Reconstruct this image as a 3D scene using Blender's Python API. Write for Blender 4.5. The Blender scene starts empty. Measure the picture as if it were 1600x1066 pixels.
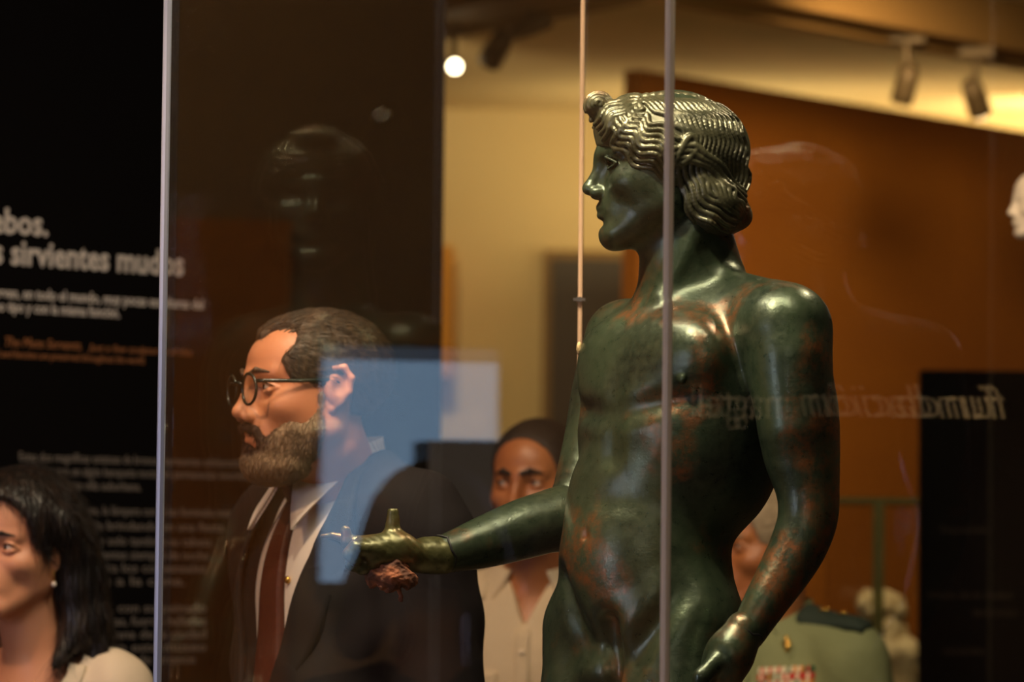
import bpy, math, random
import numpy as np
from mathutils import Vector, Matrix
random.seed(7); rng = np.random.RandomState(5)
sc = bpy.context.scene
COL = sc.collection
# ------------------------------------------------------------------ camera
FP = 6000.0
CAMZ = 1.42
PITCH = math.atan(337/6000.0); ROLL = math.radians(0.6)
_f = np.array([0, math.cos(PITCH), math.sin(PITCH)])
_r0 = np.array([1.0, 0, 0]); _u0 = np.array([0, -math.sin(PITCH), math.cos(PITCH)])
_r = _r0*math.cos(ROLL) + _u0*math.sin(ROLL)
_u = -_r0*math.sin(ROLL) + _u0*math.cos(ROLL)
CAM = np.array([0, 0, CAMZ])
cd = bpy.data.cameras.new('camera'); cam = bpy.data.objects.new('camera', cd); COL.objects.link(cam)
cd.sensor_width = 36; cd.lens = 36*FP/1600; cd.clip_end = 60
cam.matrix_world = Matrix(((_r[0], _u[0], -_f[0], 0), (_r[1], _u[1], -_f[1], 0), (_r[2], _u[2], -_f[2], CAMZ), (0, 0, 0, 1)))
cd.dof.use_dof = True; cd.dof.focus_distance = 5.30; cd.dof.aperture_fstop = 4.0
sc.camera = cam
def ray(px, py):
    return _f*FP + _r*(px-800) + _u*(533-py)
def at(px, py, Y):
    d = ray(px, py); return CAM + d*(Y/d[1])
# ------------------------------------------------------------------ world, view, lights
w = bpy.data.worlds.new('world'); sc.world = w; w.use_nodes = True
w.node_tree.nodes['Background'].inputs[0].default_value = (1.0, 0.62, 0.30, 1)
w.node_tree.nodes['Background'].inputs[1].default_value = 0.02
sc.view_settings.view_transform = 'Standard'; sc.view_settings.look = 'None'
sc.view_settings.gamma = 1; sc.view_settings.use_curve_mapping = False
sc.view_settings.exposure = 0.0
sc.cycles.transparent_max_bounces = 24
WARM = (1.0, 0.66, 0.33)
def look(o, tgt):
    o.rotation_euler = (Vector(tgt)-o.location).to_track_quat('-Z', 'Y').to_euler()
def spot(loc, tgt, power, ang=40, col=WARM, size=0.04, blend=0.6):
    l = bpy.data.lights.new('spot_beam', 'SPOT'); l.energy = power; l.color = col
    l.spot_size = math.radians(ang); l.spot_blend = blend; l.shadow_soft_size = size
    o = bpy.data.objects.new('spot_beam', l); COL.objects.link(o); o.location = loc; look(o, tgt); return o
def area(loc, tgt, power, sx, sy, col=WARM):
    l = bpy.data.lights.new('area_glow', 'AREA'); l.energy = power; l.color = col
    l.shape = 'RECTANGLE'; l.size = sx; l.size_y = sy
    o = bpy.data.objects.new('area_glow', l); COL.objects.link(o); o.location = loc; look(o, tgt); return o
spot((-0.42, 4.75, 2.95), (0.05, 5.35, 1.75), 150, 46, (1, .82, .54), .04)
area((-0.15, 5.05, 2.93), (0.05, 5.35, 1.5), 36, 1.5, .10, (1, .84, .58))      # key on the statue, from the front and above
spot((1.05, 5.9, 2.95), (0.25, 5.35, 1.8), 40, 34, (1, .80, .52), .03)           # rim light from behind
spot((-1.5, 4.2, 2.95), (-0.33, 5.75, 1.65), 85, 22, (1, .62, .33), .06)        # on the man in the suit
spot((-1.6, 4.9, 2.95), (-0.85, 6.3, 1.42), 75, 26, (1, .60, .36), .06)         # on the woman
spot((-0.55, 5.9, 2.95), (0.05, 7.05, 1.45), 50, 26, (1, .60, .32), .05)          # on the man behind
spot((0.65, 6.2, 2.95), (0.52, 7.3, 1.25), 50, 30, (1, .72, .42), .05)           # on the officer
spot((-0.3, 11.5, 2.9), (0.0, 13.5, 1.5), 58, 110, (1, .78, .42), .1)
spot((1.85, 13.0, 2.60), (1.95, 13.45, 2.9), 40, 150, (1, .82, .45), .08)
area((1.3, 12.95, 2.45), (1.3, 13.1, 3.0), 13, 2.2, .3, (1, .80, .42))  # hidden area light added behind the partition, brightens the ceiling there
spot((0.75, 8.3, 2.9), (0.87, 9.15, 1.28), 90, 22, (1, .80, .48), .05)         # on the marble fragment
area((-3.0, 3.0, 1.7), (0.1, 5.3, 1.6), 20, .26, 1.5, (.72, .72, 1.0))           # cool side light added for bluish streaks on the bronze
spot((0.5, 8.0, 2.0), (0.95, 10.3, 2.9), 36, 50, (1, .70, .32), .1)            # added without a fixture, brightens the ceiling beams
spot((0.7, 6.6, 2.9), (1.05, 7.6, 2.1), 60, 20, (1, .75, .5), .05)             # on the marble head
spot((1.0, 9.5, 2.93), (1.1, 11.8, 1.2), 120, 95, (1, .66, .30), .1)
spot((-1.6, 5.2, 2.9), (-3.4, 4.4, 1.9), 170, 120, (1, .66, .33), .1)             # washes the side wall
spot((0.9, 5.6, 2.95), (1.8, 5.9, 1.6), 220, 42, (1, .66, .33), .1)
area((-0.6, 1.0, 2.9), (0.0, 6.0, 1.3), 13, 1.6, .8, (1, .84, .70))                # soft fill added as room light, brightens glass edges and statue
# ------------------------------------------------------------------ helpers
def tag(o, label=None, cat=None, group=None, kind=None):
    if label: o['label'] = label
    if cat: o['category'] = cat
    if group: o['group'] = group
    if kind: o['kind'] = kind
    return o
def thing(name, label, cat, loc=(0, 0, 0), group=None):
    o = bpy.data.objects.new(name, None); COL.objects.link(o); o.location = loc
    o.empty_display_size = .05
    return tag(o, label, cat, group)
def npmesh(name, V, F, mat, parent=None, smooth=True, base=None):
    """V (n,3) world, F (m,k) ints"""
    V = np.asarray(V, np.float32); F = np.asarray(F, np.int32); k = F.shape[1]
    if parent is not None: V = V - np.array(root_loc(parent), np.float32)
    me = bpy.data.meshes.new(name)
    me.vertices.add(len(V)); me.vertices.foreach_set('co', V.ravel())
    me.loops.add(F.size); me.loops.foreach_set('vertex_index', F.ravel())
    me.polygons.add(len(F)); me.polygons.foreach_set('loop_start', np.arange(0, F.size, k, dtype=np.int32))
    me.polygons.foreach_set('loop_total', np.full(len(F), k, np.int32))
    me.polygons.foreach_set('use_smooth', np.full(len(F), smooth))
    me.update(calc_edges=True); me.validate()
    if mat: me.materials.append(mat)
    o = bpy.data.objects.new(name, me); COL.objects.link(o)
    if parent is not None: o.parent = parent
    return o
def root_loc(p):
    l = Vector(p.location)
    while p.parent: p = p.parent; l = l + Vector(p.location)
    return l
class MB:
    def __init__(s): s.V = []; s.F = []; s.n = 0
    def add(s, V, F):
        s.V += [tuple(map(float, v)) for v in V]; s.F += [tuple(i+s.n for i in f) for f in F]; s.n += len(V); return s
    def box(s, lo, hi, M=None, bev=0):
        x0, y0, z0 = lo; x1, y1, z1 = hi
        V = [(x0,y0,z0),(x1,y0,z0),(x1,y1,z0),(x0,y1,z0),(x0,y0,z1),(x1,y0,z1),(x1,y1,z1),(x0,y1,z1)]
        if M is not None: V = [M(v) for v in V]
        return s.add(V, [(0,3,2,1),(4,5,6,7),(0,1,5,4),(1,2,6,5),(2,3,7,6),(3,0,4,7)])
    def tube(s, pts, r, n=10, cap=True):
        pts = [np.array(p, float) for p in pts]; m = len(pts)
        rr = r if hasattr(r, '__len__') else [r]*m
        V = []; prev = None
        for i, p in enumerate(pts):
            t = pts[min(i+1, m-1)]-pts[max(i-1, 0)]; t /= np.linalg.norm(t)+1e-12
            a = prev if prev is not None else (np.array([0,0,1.]) if abs(t[2]) < .9 else np.array([1.,0,0]))
            a = a-t*np.dot(a, t); a /= np.linalg.norm(a)+1e-12; prev = a; b = np.cross(t, a)
            for k in range(n):
                th = 2*math.pi*k/n; V.append(p+(a*math.cos(th)+b*math.sin(th))*rr[i])
        F = []
        for i in range(m-1):
            for k in range(n): F.append((i*n+k, i*n+(k+1) % n, (i+1)*n+(k+1) % n, (i+1)*n+k))
        if cap: F.append(tuple(range(n-1, -1, -1))); F.append(tuple((m-1)*n+k for k in range(n)))
        return s.add(V, F)
    def ellip(s, c, r, n=16, m=10, R=np.eye(3)):
        V = []; c = np.array(c, float)
        for i in range(m+1):
            ph = math.pi*i/m
            for k in range(n):
                th = 2*math.pi*k/n
                q = np.array([r[0]*math.sin(ph)*math.cos(th), r[1]*math.sin(ph)*math.sin(th), r[2]*math.cos(ph)])
                V.append(c+R.T@q)
        F = [(i*n+k, (i+1)*n+k, (i+1)*n+(k+1) % n, i*n+(k+1) % n) for i in range(m) for k in range(n)]
        return s.add(V, F)
    def build(s, name, mat, parent=None, smooth=False, bev=0):
        off = Vector(root_loc(parent)) if parent else Vector((0, 0, 0))
        me = bpy.data.meshes.new(name); me.from_pydata([tuple(Vector(v)-off) for v in s.V], [], s.F); me.update()
        if smooth: me.polygons.foreach_set('use_smooth', [True]*len(me.polygons))
        me.materials.append(mat)
        o = bpy.data.objects.new(name, me); COL.objects.link(o)
        if parent: o.parent = parent
        if bev:
            b = o.modifiers.new('bevel', 'BEVEL'); b.width = bev; b.segments = 2; b.limit_method = 'ANGLE'
        return o
# ------------------------------------------------------------------ materials
def mat(name, col, rough=.5, metal=0, emit=None, es=0, noise=None, bump=None, spec=None, sheen=0, sss=0):
    m = bpy.data.materials.new(name); m.use_nodes = True; nt = m.node_tree; b = nt.nodes['Principled BSDF']
    b.inputs['Base Color'].default_value = (*col, 1); b.inputs['Roughness'].default_value = rough
    b.inputs['Metallic'].default_value = metal
    if spec is not None: b.inputs['Specular IOR Level'].default_value = spec
    if sheen: b.inputs['Sheen Weight'].default_value = sheen
    if sss:
        b.inputs['Subsurface Weight'].default_value = sss; b.inputs['Subsurface Radius'].default_value = (.01, .004, .002); b.inputs['Subsurface Scale'].default_value = .5
    if emit: b.inputs['Emission Color'].default_value = (*emit, 1); b.inputs['Emission Strength'].default_value = es
    tc = nt.nodes.new('ShaderNodeTexCoord')
    if noise:   # (scale, colour2, lo, hi, stretch)
        n = nt.nodes.new('ShaderNodeTexNoise'); n.inputs['Scale'].default_value = noise[0]; n.inputs['Detail'].default_value = 6
        mp = nt.nodes.new('ShaderNodeMapping'); mp.inputs['Scale'].default_value = noise[4] if len(noise) > 4 else (1, 1, 1)
        nt.links.new(tc.outputs['Object'], mp.inputs[0]); nt.links.new(mp.outputs[0], n.inputs['Vector'])
        cr = nt.nodes.new('ShaderNodeValToRGB'); cr.color_ramp.elements[0].position = noise[2]; cr.color_ramp.elements[1].position = noise[3]
        cr.color_ramp.elements[0].color = (*col, 1); cr.color_ramp.elements[1].color = (*noise[1], 1)
        nt.links.new(n.outputs[0], cr.inputs[0]); nt.links.new(cr.outputs[0], b.inputs['Base Color'])
    if bump:    # (scale, strength, distance, stretch)
        n = nt.nodes.new('ShaderNodeTexNoise'); n.inputs['Scale'].default_value = bump[0]; n.inputs['Detail'].default_value = 5
        mp = nt.nodes.new('ShaderNodeMapping'); mp.inputs['Scale'].default_value = bump[3] if len(bump) > 3 else (1, 1, 1)
        nt.links.new(tc.outputs['Object'], mp.inputs[0]); nt.links.new(mp.outputs[0], n.inputs['Vector'])
        bn = nt.nodes.new('ShaderNodeBump'); bn.inputs['Strength'].default_value = bump[1]; bn.inputs['Distance'].default_value = bump[2]
        nt.links.new(n.outputs[0], bn.inputs['Height']); nt.links.new(bn.outputs[0], b.inputs['Normal'])
    return m
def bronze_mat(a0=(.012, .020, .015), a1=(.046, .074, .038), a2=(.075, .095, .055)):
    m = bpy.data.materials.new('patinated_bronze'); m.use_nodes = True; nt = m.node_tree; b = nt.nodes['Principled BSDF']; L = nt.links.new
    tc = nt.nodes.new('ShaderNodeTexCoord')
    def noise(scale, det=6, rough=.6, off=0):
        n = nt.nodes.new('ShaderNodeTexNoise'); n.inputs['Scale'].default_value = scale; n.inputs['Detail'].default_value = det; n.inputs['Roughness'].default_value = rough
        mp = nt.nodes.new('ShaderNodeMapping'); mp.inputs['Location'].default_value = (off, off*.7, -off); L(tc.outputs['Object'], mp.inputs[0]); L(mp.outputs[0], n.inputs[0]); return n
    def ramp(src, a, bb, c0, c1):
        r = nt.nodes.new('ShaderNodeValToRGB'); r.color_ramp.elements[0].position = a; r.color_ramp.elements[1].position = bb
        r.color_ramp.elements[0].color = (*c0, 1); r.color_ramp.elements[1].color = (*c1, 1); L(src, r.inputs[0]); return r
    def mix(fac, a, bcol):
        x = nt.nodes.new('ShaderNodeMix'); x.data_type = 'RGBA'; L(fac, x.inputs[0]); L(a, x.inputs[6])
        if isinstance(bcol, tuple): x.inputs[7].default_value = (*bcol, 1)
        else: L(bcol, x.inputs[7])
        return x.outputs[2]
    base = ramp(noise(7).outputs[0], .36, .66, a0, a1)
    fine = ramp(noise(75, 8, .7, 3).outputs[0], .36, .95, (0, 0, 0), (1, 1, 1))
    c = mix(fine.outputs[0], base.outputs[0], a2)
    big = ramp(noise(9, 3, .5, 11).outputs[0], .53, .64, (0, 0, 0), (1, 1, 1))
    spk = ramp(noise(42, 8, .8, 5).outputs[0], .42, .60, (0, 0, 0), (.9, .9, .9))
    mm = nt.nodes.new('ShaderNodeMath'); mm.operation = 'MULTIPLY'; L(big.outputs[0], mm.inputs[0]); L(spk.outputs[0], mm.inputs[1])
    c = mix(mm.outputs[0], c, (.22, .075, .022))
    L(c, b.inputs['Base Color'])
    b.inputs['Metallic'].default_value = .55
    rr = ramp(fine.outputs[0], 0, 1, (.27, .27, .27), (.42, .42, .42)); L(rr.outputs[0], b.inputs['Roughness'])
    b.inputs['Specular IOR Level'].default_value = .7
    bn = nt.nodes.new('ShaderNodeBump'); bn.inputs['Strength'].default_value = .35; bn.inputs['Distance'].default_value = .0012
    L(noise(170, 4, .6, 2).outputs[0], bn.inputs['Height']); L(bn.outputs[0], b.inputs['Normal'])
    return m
def glass_mat(name='clear_glass', tint=(1, 1, 1), f0=.043):
    m = bpy.data.materials.new(name); m.use_nodes = True; nt = m.node_tree; nt.nodes.clear(); L = nt.links.new
    out = nt.nodes.new('ShaderNodeOutputMaterial'); mx = nt.nodes.new('ShaderNodeMixShader')
    tr = nt.nodes.new('ShaderNodeBsdfTransparent'); tr.inputs[0].default_value = (*tint, 1)
    gl = nt.nodes.new('ShaderNodeBsdfGlossy'); gl.inputs['Roughness'].default_value = 0.0
    g = nt.nodes.new('ShaderNodeNewGeometry'); d = nt.nodes.new('ShaderNodeVectorMath'); d.operation = 'DOT_PRODUCT'
    L(g.outputs['Normal'], d.inputs[0]); L(g.outputs['Incoming'], d.inputs[1])
    a = nt.nodes.new('ShaderNodeMath'); a.operation = 'ABSOLUTE'; L(d.outputs['Value'], a.inputs[0])
    s = nt.nodes.new('ShaderNodeMath'); s.operation = 'SUBTRACT'; s.inputs[0].default_value = 1; L(a.outputs[0], s.inputs[1])
    p = nt.nodes.new('ShaderNodeMath'); p.operation = 'POWER'; L(s.outputs[0], p.inputs[0]); p.inputs[1].default_value = 5
    q = nt.nodes.new('ShaderNodeMath'); q.operation = 'MULTIPLY_ADD'; L(p.outputs[0], q.inputs[0]); q.inputs[1].default_value = 1-f0; q.inputs[2].default_value = f0
    L(q.outputs[0], mx.inputs[0]); L(tr.outputs[0], mx.inputs[1]); L(gl.outputs[0], mx.inputs[2]); L(mx.outputs[0], out.inputs[0])
    return m
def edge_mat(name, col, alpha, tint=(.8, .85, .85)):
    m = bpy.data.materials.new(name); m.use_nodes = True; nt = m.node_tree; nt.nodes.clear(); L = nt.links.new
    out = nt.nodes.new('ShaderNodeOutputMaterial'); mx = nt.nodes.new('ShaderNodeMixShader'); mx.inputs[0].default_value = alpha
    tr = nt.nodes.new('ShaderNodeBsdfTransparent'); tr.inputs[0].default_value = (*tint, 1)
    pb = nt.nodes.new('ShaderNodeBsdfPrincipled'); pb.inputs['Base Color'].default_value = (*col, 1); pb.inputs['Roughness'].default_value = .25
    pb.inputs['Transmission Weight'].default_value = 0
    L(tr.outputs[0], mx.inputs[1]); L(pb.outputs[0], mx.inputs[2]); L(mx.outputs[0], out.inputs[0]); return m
M = dict(
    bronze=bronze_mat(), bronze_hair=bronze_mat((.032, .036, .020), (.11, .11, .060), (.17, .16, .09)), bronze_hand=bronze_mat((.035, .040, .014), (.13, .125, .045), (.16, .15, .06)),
    rust=mat('rusty_core', (.09, .03, .014), .8, 0, noise=(60, (.32, .10, .04), .4, .65), bump=(120, 1, .004)),
    dark=mat('dark_hollow', (.004, .004, .004), .6),
    glass=glass_mat(), lens=glass_mat('spectacle_lens', (.97, .97, .96), .04),
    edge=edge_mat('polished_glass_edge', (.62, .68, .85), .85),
    edge2=edge_mat('near_glass_edge', (.95, .82, .66), .75),  # pale tan colour stands in for light refracted in the edge
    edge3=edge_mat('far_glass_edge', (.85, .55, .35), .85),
    cream=mat('cream_plaster', (.62, .47, .22), .8, noise=(.8, (.68, .53, .28), .3, .7)),
    white=mat('white_plaster', (.72, .62, .46), .8),
    orange=mat('orange_partition_paint', (.40, .145, .012), .75, noise=(1.2, (.33, .11, .010), .3, .7, (1, 1, 3))),
    ochre=mat('ochre_paint', (.55, .24, .02), .8),
    brown=mat('brown_wall_paint', (.30, .19, .085), .85, noise=(1.1, (.22, .14, .07), .3, .7)),
    ceiling=mat('ceiling_plaster', (.60, .46, .24), .85),
    floor=mat('floor_stone', (.16, .11, .07), .4, noise=(3, (.22, .15, .09), .3, .7)),
    black=mat('black_panel_board', (.004, .003, .003), .9, spec=.1),
    slate=mat('dark_grey_board', (.030, .024, .022), .6),
    door=mat('dark_brown_door', (.022, .014, .006), .6),
    beam=mat('brown_beam', (.20, .115, .035), .7),
    print=mat('pale_print', (.85, .75, .68), .8), print2=mat('dim_print', (.20, .165, .14), .8), print3=mat('orange_print', (.45, .17, .06), .8),
    signtext=mat('pale_sign_letters', (.9, .75, .5), .7),
    metal=mat('grey_metal', (.35, .32, .3), .3, 1), dmetal=mat('dark_lamp_metal', (.10, .07, .035), .5, .3),
    lampglow=mat('lamp_glow', (1, .9, .7), .5, emit=(1, .82, .50), es=14),
    screen=mat('blue_lit_screen', (.02, .03, .05), .4, emit=(.42, .66, .97), es=3.0),
    screen2=mat('dim_screen_strip', (.02, .03, .05), .4, emit=(.40, .50, .70), es=.7),
    plinth=mat('plinth_paint', (.30, .24, .18), .7),
    skin_man=mat('man_skin', (.58, .235, .115), .48, noise=(9, (.50, .17, .08), .35, .7), bump=(300, .25, .0006), sss=.15),
    skin_woman=mat('woman_skin', (.55, .25, .14), .48, sss=.15), skin_dark=mat('tanned_skin', (.42, .16, .055), .42, noise=(10, (.34, .11, .04), .35, .7)),
    lip=mat('lips', (.36, .09, .06), .4), lip2=mat('red_lips', (.42, .05, .04), .35),
    eye=mat('eye_white', (.55, .45, .38), .15), iris=mat('dark_iris', (.02, .012, .008), .1),
    hair_man=mat('brown_hair', (.030, .015, .007), .6, noise=(120, (.085, .045, .020), .42, .7, (1, 1, .25)), bump=(160, .8, .003, (1, 1, .2))),
    hair_black=mat('black_brown_hair', (.006, .004, .003), .42, noise=(80, (.020, .010, .006), .45, .7, (1, 1, .15)), bump=(110, .8, .003, (1, 1, .12))),
    hair_dark=mat('dark_short_hair', (.018, .010, .006), .6, bump=(200, 1, .003)),
    hair_grey=mat('grey_hair', (.28, .21, .13), .6, noise=(90, (.40, .31, .20), .4, .65), bump=(200, 1, .003)),
    suit=mat('dark_suit_wool', (.0065, .0045, .0055), .85, bump=(600, .25, .001), noise=(4, (.010, .0065, .0070), .3, .7), spec=.25),
    trouser=mat('dark_trousers', (.014, .012, .014), .85),
    blouse=mat('white_blouse', (.66, .55, .42), .75, bump=(35, .35, .004)), lace=mat('white_lace', (.75, .64, .48), .8, bump=(420, 1, .003)),
    cream_shirt=mat('cream_shirt', (.62, .49, .33), .8, bump=(16, .6, .01)),
    green_shirt=mat('green_uniform_shirt', (.215, .25, .125), .8, bump=(14, .7, .012)),
    epaul=mat('dark_green_epaulette', (.018, .034, .026), .8), gold=mat('gold_metal', (.95, .60, .15), .25, 1),
    acet=mat('dark_acetate', (.012, .016, .012), .2), pearl=mat('pearl', (.8, .7, .6), .2),
    marble=mat('pale_marble', (.68, .53, .28), .7, noise=(30, (.40, .27, .11), .45, .65), bump=(50, 1, .01)),
    marble2=mat('white_marble', (.80, .66, .48), .5), seam=mat('fabric_seam', (.10, .075, .05), .9),
    shoe=mat('black_shoe', (.01, .01, .01), .3),
    rb_red=mat('ribbon_red', (.55, .03, .02), .7), rb_white=mat('ribbon_white', (.75, .68, .52), .7), rb_green=mat('ribbon_green', (.03, .13, .06), .7), rb_orange=mat('ribbon_orange', (.7, .25, .04), .7),
)
def stripe_mat(name, c1, c2, scale, dirv, lo=.45, hi=.6):
    m = mat(name, c1, .7); nt = m.node_tree; b = nt.nodes['Principled BSDF']
    tc = nt.nodes.new('ShaderNodeTexCoord'); d = nt.nodes.new('ShaderNodeVectorMath'); d.operation = 'DOT_PRODUCT'; d.inputs[1].default_value = dirv
    nt.links.new(tc.outputs['Object'], d.inputs[0])
    mu = nt.nodes.new('ShaderNodeMath'); mu.operation = 'MULTIPLY'; mu.inputs[1].default_value = scale; nt.links.new(d.outputs['Value'], mu.inputs[0])
    s = nt.nodes.new('ShaderNodeMath'); s.operation = 'SINE'; nt.links.new(mu.outputs[0], s.inputs[0])
    cr = nt.nodes.new('ShaderNodeValToRGB'); cr.color_ramp.elements[0].position = lo; cr.color_ramp.elements[1].position = hi
    cr.color_ramp.elements[0].color = (*c1, 1); cr.color_ramp.elements[1].color = (*c2, 1)
    nt.links.new(s.outputs[0], cr.inputs[0]); nt.links.new(cr.outputs[0], b.inputs['Base Color']); return m
M['striped'] = stripe_mat('white_striped_shirt', (.72, .62, .55), (.52, .44, .42), 1900, (.643, -.766, .0))
M['tie'] = mat('dark_red_tie', (.05, .008, .004), .6, noise=(500, (.09, .014, .006), .45, .6))
def beard_mat():
    # beard hair is dark round the mouth and grey on the chin and jaw (its own colour)
    m = mat('grey_brown_beard', (.2, .1, .05), .75, bump=(230, 1, .004, (1, 1, .3))); nt = m.node_tree; b = nt.nodes['Principled BSDF']; L = nt.links.new
    at_ = nt.nodes.new('ShaderNodeAttribute'); at_.attribute_name = 'grey'
    n = nt.nodes.new('ShaderNodeTexNoise'); n.inputs['Scale'].default_value = 260; tc = nt.nodes.new('ShaderNodeTexCoord')
    mp = nt.nodes.new('ShaderNodeMapping'); mp.inputs['Scale'].default_value = (1, 1, .3); L(tc.outputs['Object'], mp.inputs[0]); L(mp.outputs[0], n.inputs[0])
    a = nt.nodes.new('ShaderNodeMath'); a.operation = 'MULTIPLY_ADD'; L(n.outputs[0], a.inputs[0]); a.inputs[1].default_value = .9; a.inputs[2].default_value = -.45
    s = nt.nodes.new('ShaderNodeMath'); s.operation = 'ADD'; L(at_.outputs['Fac'], s.inputs[0]); L(a.outputs[0], s.inputs[1])
    cr = nt.nodes.new('ShaderNodeValToRGB'); cr.color_ramp.elements[0].position = .15; cr.color_ramp.elements[1].position = .9
    cr.color_ramp.elements[0].color = (.035, .011, .006, 1); cr.color_ramp.elements[1].color = (.26, .165, .095, 1)
    L(s.outputs[0], cr.inputs[0]); L(cr.outputs[0], b.inputs['Base Color']); return m
M['beard'] = beard_mat()
# ------------------------------------------------------------------ implicit surfaces
class Frame:
    def __init__(s, O, theta=None, R=None, sc=1.0, tilt=0, pitch=0):
        s.O = np.array(O, float)
        if R is None:
            th = math.radians(theta)
            v = np.array([-math.sin(th), -math.cos(th), 0]); u = np.array([math.cos(th), -math.sin(th), 0]); wv = np.array([0, 0, 1.])
            if pitch:
                a = math.radians(pitch); v, wv = v*math.cos(a)+wv*math.sin(a), wv*math.cos(a)-v*math.sin(a)
            if tilt:
                a = math.radians(tilt); u, wv = u*math.cos(a)+wv*math.sin(a), wv*math.cos(a)-u*math.sin(a)
            R = np.array([u, v, wv])
        s.R = R; s.sc = sc
    def p(s, q): return s.O + s.R.T@(np.array(q, float)*s.sc)
class Field:
    def __init__(s): s.P = []
    def ell(s, F, c, r, k=.01, op='u', rot=None):
        c = F.p(c); r = np.array(r, float)*F.sc; R = F.R if rot is None else rot@F.R
        def fn(X, Y, Z):
            dx, dy, dz = X-c[0], Y-c[1], Z-c[2]; k0 = 0; k1 = 0
            for i in range(3):
                q = (np.float32(R[i, 0])*dx+np.float32(R[i, 1])*dy)+np.float32(R[i, 2])*dz
                q = q/np.float32(r[i]); k0 = k0+q*q; k1 = k1+(q/np.float32(r[i]))**2
            k0 = np.sqrt(k0); return k0*(k0-1)/np.maximum(np.sqrt(k1), 1e-4)
        ext = np.sqrt(((R*r[:, None])**2).sum(0))
        s.P.append((fn, c-ext, c+ext, k, op)); return s
    def cap(s, a, b, ra, rb=None, k=.01, op='u'):
        rb = ra if rb is None else rb; a = np.array(a, float); b = np.array(b, float); ab = b-a; L2 = max((ab**2).sum(), 1e-12)
        def fn(X, Y, Z):
            dx, dy, dz = X-a[0], Y-a[1], Z-a[2]
            t = np.clip(((dx*ab[0]+dy*ab[1])+dz*ab[2])/L2, 0, 1).astype(np.float32)
            return np.sqrt((dx-t*ab[0])**2+(dy-t*ab[1])**2+(dz-t*ab[2])**2)-(ra+(rb-ra)*t)
        R = max(ra, rb); s.P.append((fn, np.minimum(a, b)-R, np.maximum(a, b)+R, k, op)); return s
    def fcap(s, F, a, b, ra, rb=None, k=.01, op='u'):
        return s.cap(F.p(a), F.p(b), ra*F.sc, (ra if rb is None else rb)*F.sc, k, op)
    def chain(s, pts, rads, k=.01, op='u'):
        for i in range(len(pts)-1): s.cap(pts[i], pts[i+1], rads[i], rads[i+1], k, op)
        return s
    def plane(s, pt, n, lo, hi, k=.005):   # remove the half space n.(p-pt)>0
        pt = np.array(pt, float); n = np.array(n, float); n /= np.linalg.norm(n)
        s.P.append((lambda X, Y, Z: -((X-pt[0])*n[0]+(Y-pt[1])*n[1]+(Z-pt[2])*n[2]), np.array(lo, float), np.array(hi, float), k, 's')); return s
    def disp(s, fn, lo, hi): s.P.append((fn, np.array(lo, float), np.array(hi, float), 0, 'd')); return s
    @staticmethod
    def comb(f, d, k, op):
        if op == 'd': return f+d
        if op == 'u':
            if k <= 0: return np.minimum(f, d)
            h = np.maximum(k-np.abs(f-d), 0)/k; return np.minimum(f, d)-h*h*(k*.25)
        d = -d; h = np.maximum(k-np.abs(f-d), 0)/max(k, 1e-6); return np.maximum(f, d)+h*h*(k*.25)
    def eval(s, P):
        f = np.full(len(P), .4, np.float64)
        for fn, lo, hi, k, op in s.P:
            d = fn(P[:, 0], P[:, 1], P[:, 2])
            if op == 'd':
                m = ((P > lo) & (P < hi)).all(1); d = np.where(m, d, 0)
            f = s.comb(f, d, k, op)
        return f
    def mesh(s, xs, ys, zs):
        xs, ys, zs = [np.asarray(a, np.float32) for a in (xs, ys, zs)]
        f = np.full((len(xs), len(ys), len(zs)), .05, np.float32)
        for fn, lo, hi, k, op in s.P:
            mg = (k+.012) if op != 'd' else 0
            sl = []
            for a, l, h in zip((xs, ys, zs), lo, hi):
                i0 = max(np.searchsorted(a, l-mg)-1, 0); i1 = min(np.searchsorted(a, h+mg)+1, len(a)); sl.append(slice(i0, i1))
            if any(q.stop-q.start < 1 for q in sl): continue
            X = xs[sl[0]][:, None, None]; Y = ys[sl[1]][None, :, None]; Z = zs[sl[2]][None, None, :]
            d = fn(X, Y, Z)
            sub = f[sl[0], sl[1], sl[2]]; f[sl[0], sl[1], sl[2]] = s.comb(sub, d, np.float32(k), op)
        f[0] = f[-1] = .05; f[:, 0] = f[:, -1] = .05; f[:, :, 0] = f[:, :, -1] = .05
        b = f < 0
        nx, ny, nz = f.shape
        c = np.zeros((nx-1, ny-1, nz-1), np.int8)
        for i in (0, 1):
            for j in (0, 1):
                for k in (0, 1): c += b[i:nx-1+i, j:ny-1+j, k:nz-1+k]
        I, J, K = np.nonzero((c > 0) & (c < 8)); n = len(I)
        idx = np.full(c.shape, -1, np.int32); idx[I, J, K] = np.arange(n)
        cx = np.stack([xs[I], xs[I+1]], 1); cy = np.stack([ys[J], ys[J+1]], 1); cz = np.stack([zs[K], zs[K+1]], 1)
        corner = {(i, j, k): f[I+i, J+j, K+k] for i in (0, 1) for j in (0, 1) for k in (0, 1)}
        acc = np.zeros((n, 3), np.float64); cnt = np.zeros(n)
        for a in corner:
            for ax in range(3):
                if a[ax] == 0:
                    bb = list(a); bb[ax] = 1; bb = tuple(bb)
                    fa, fb = corner[a], corner[bb]; m = (fa < 0) != (fb < 0)
                    t = np.where(m, fa/np.where(m, fa-fb, 1), 0)
                    p = [cx[:, a[0]], cy[:, a[1]], cz[:, a[2]]]
                    q = [cx[:, bb[0]], cy[:, bb[1]], cz[:, bb[2]]]
                    for d in range(3): acc[:, d] += np.where(m, p[d]+(q[d]-p[d])*t, 0)
                    cnt += m
        V = acc/cnt[:, None]
        F = []
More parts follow.
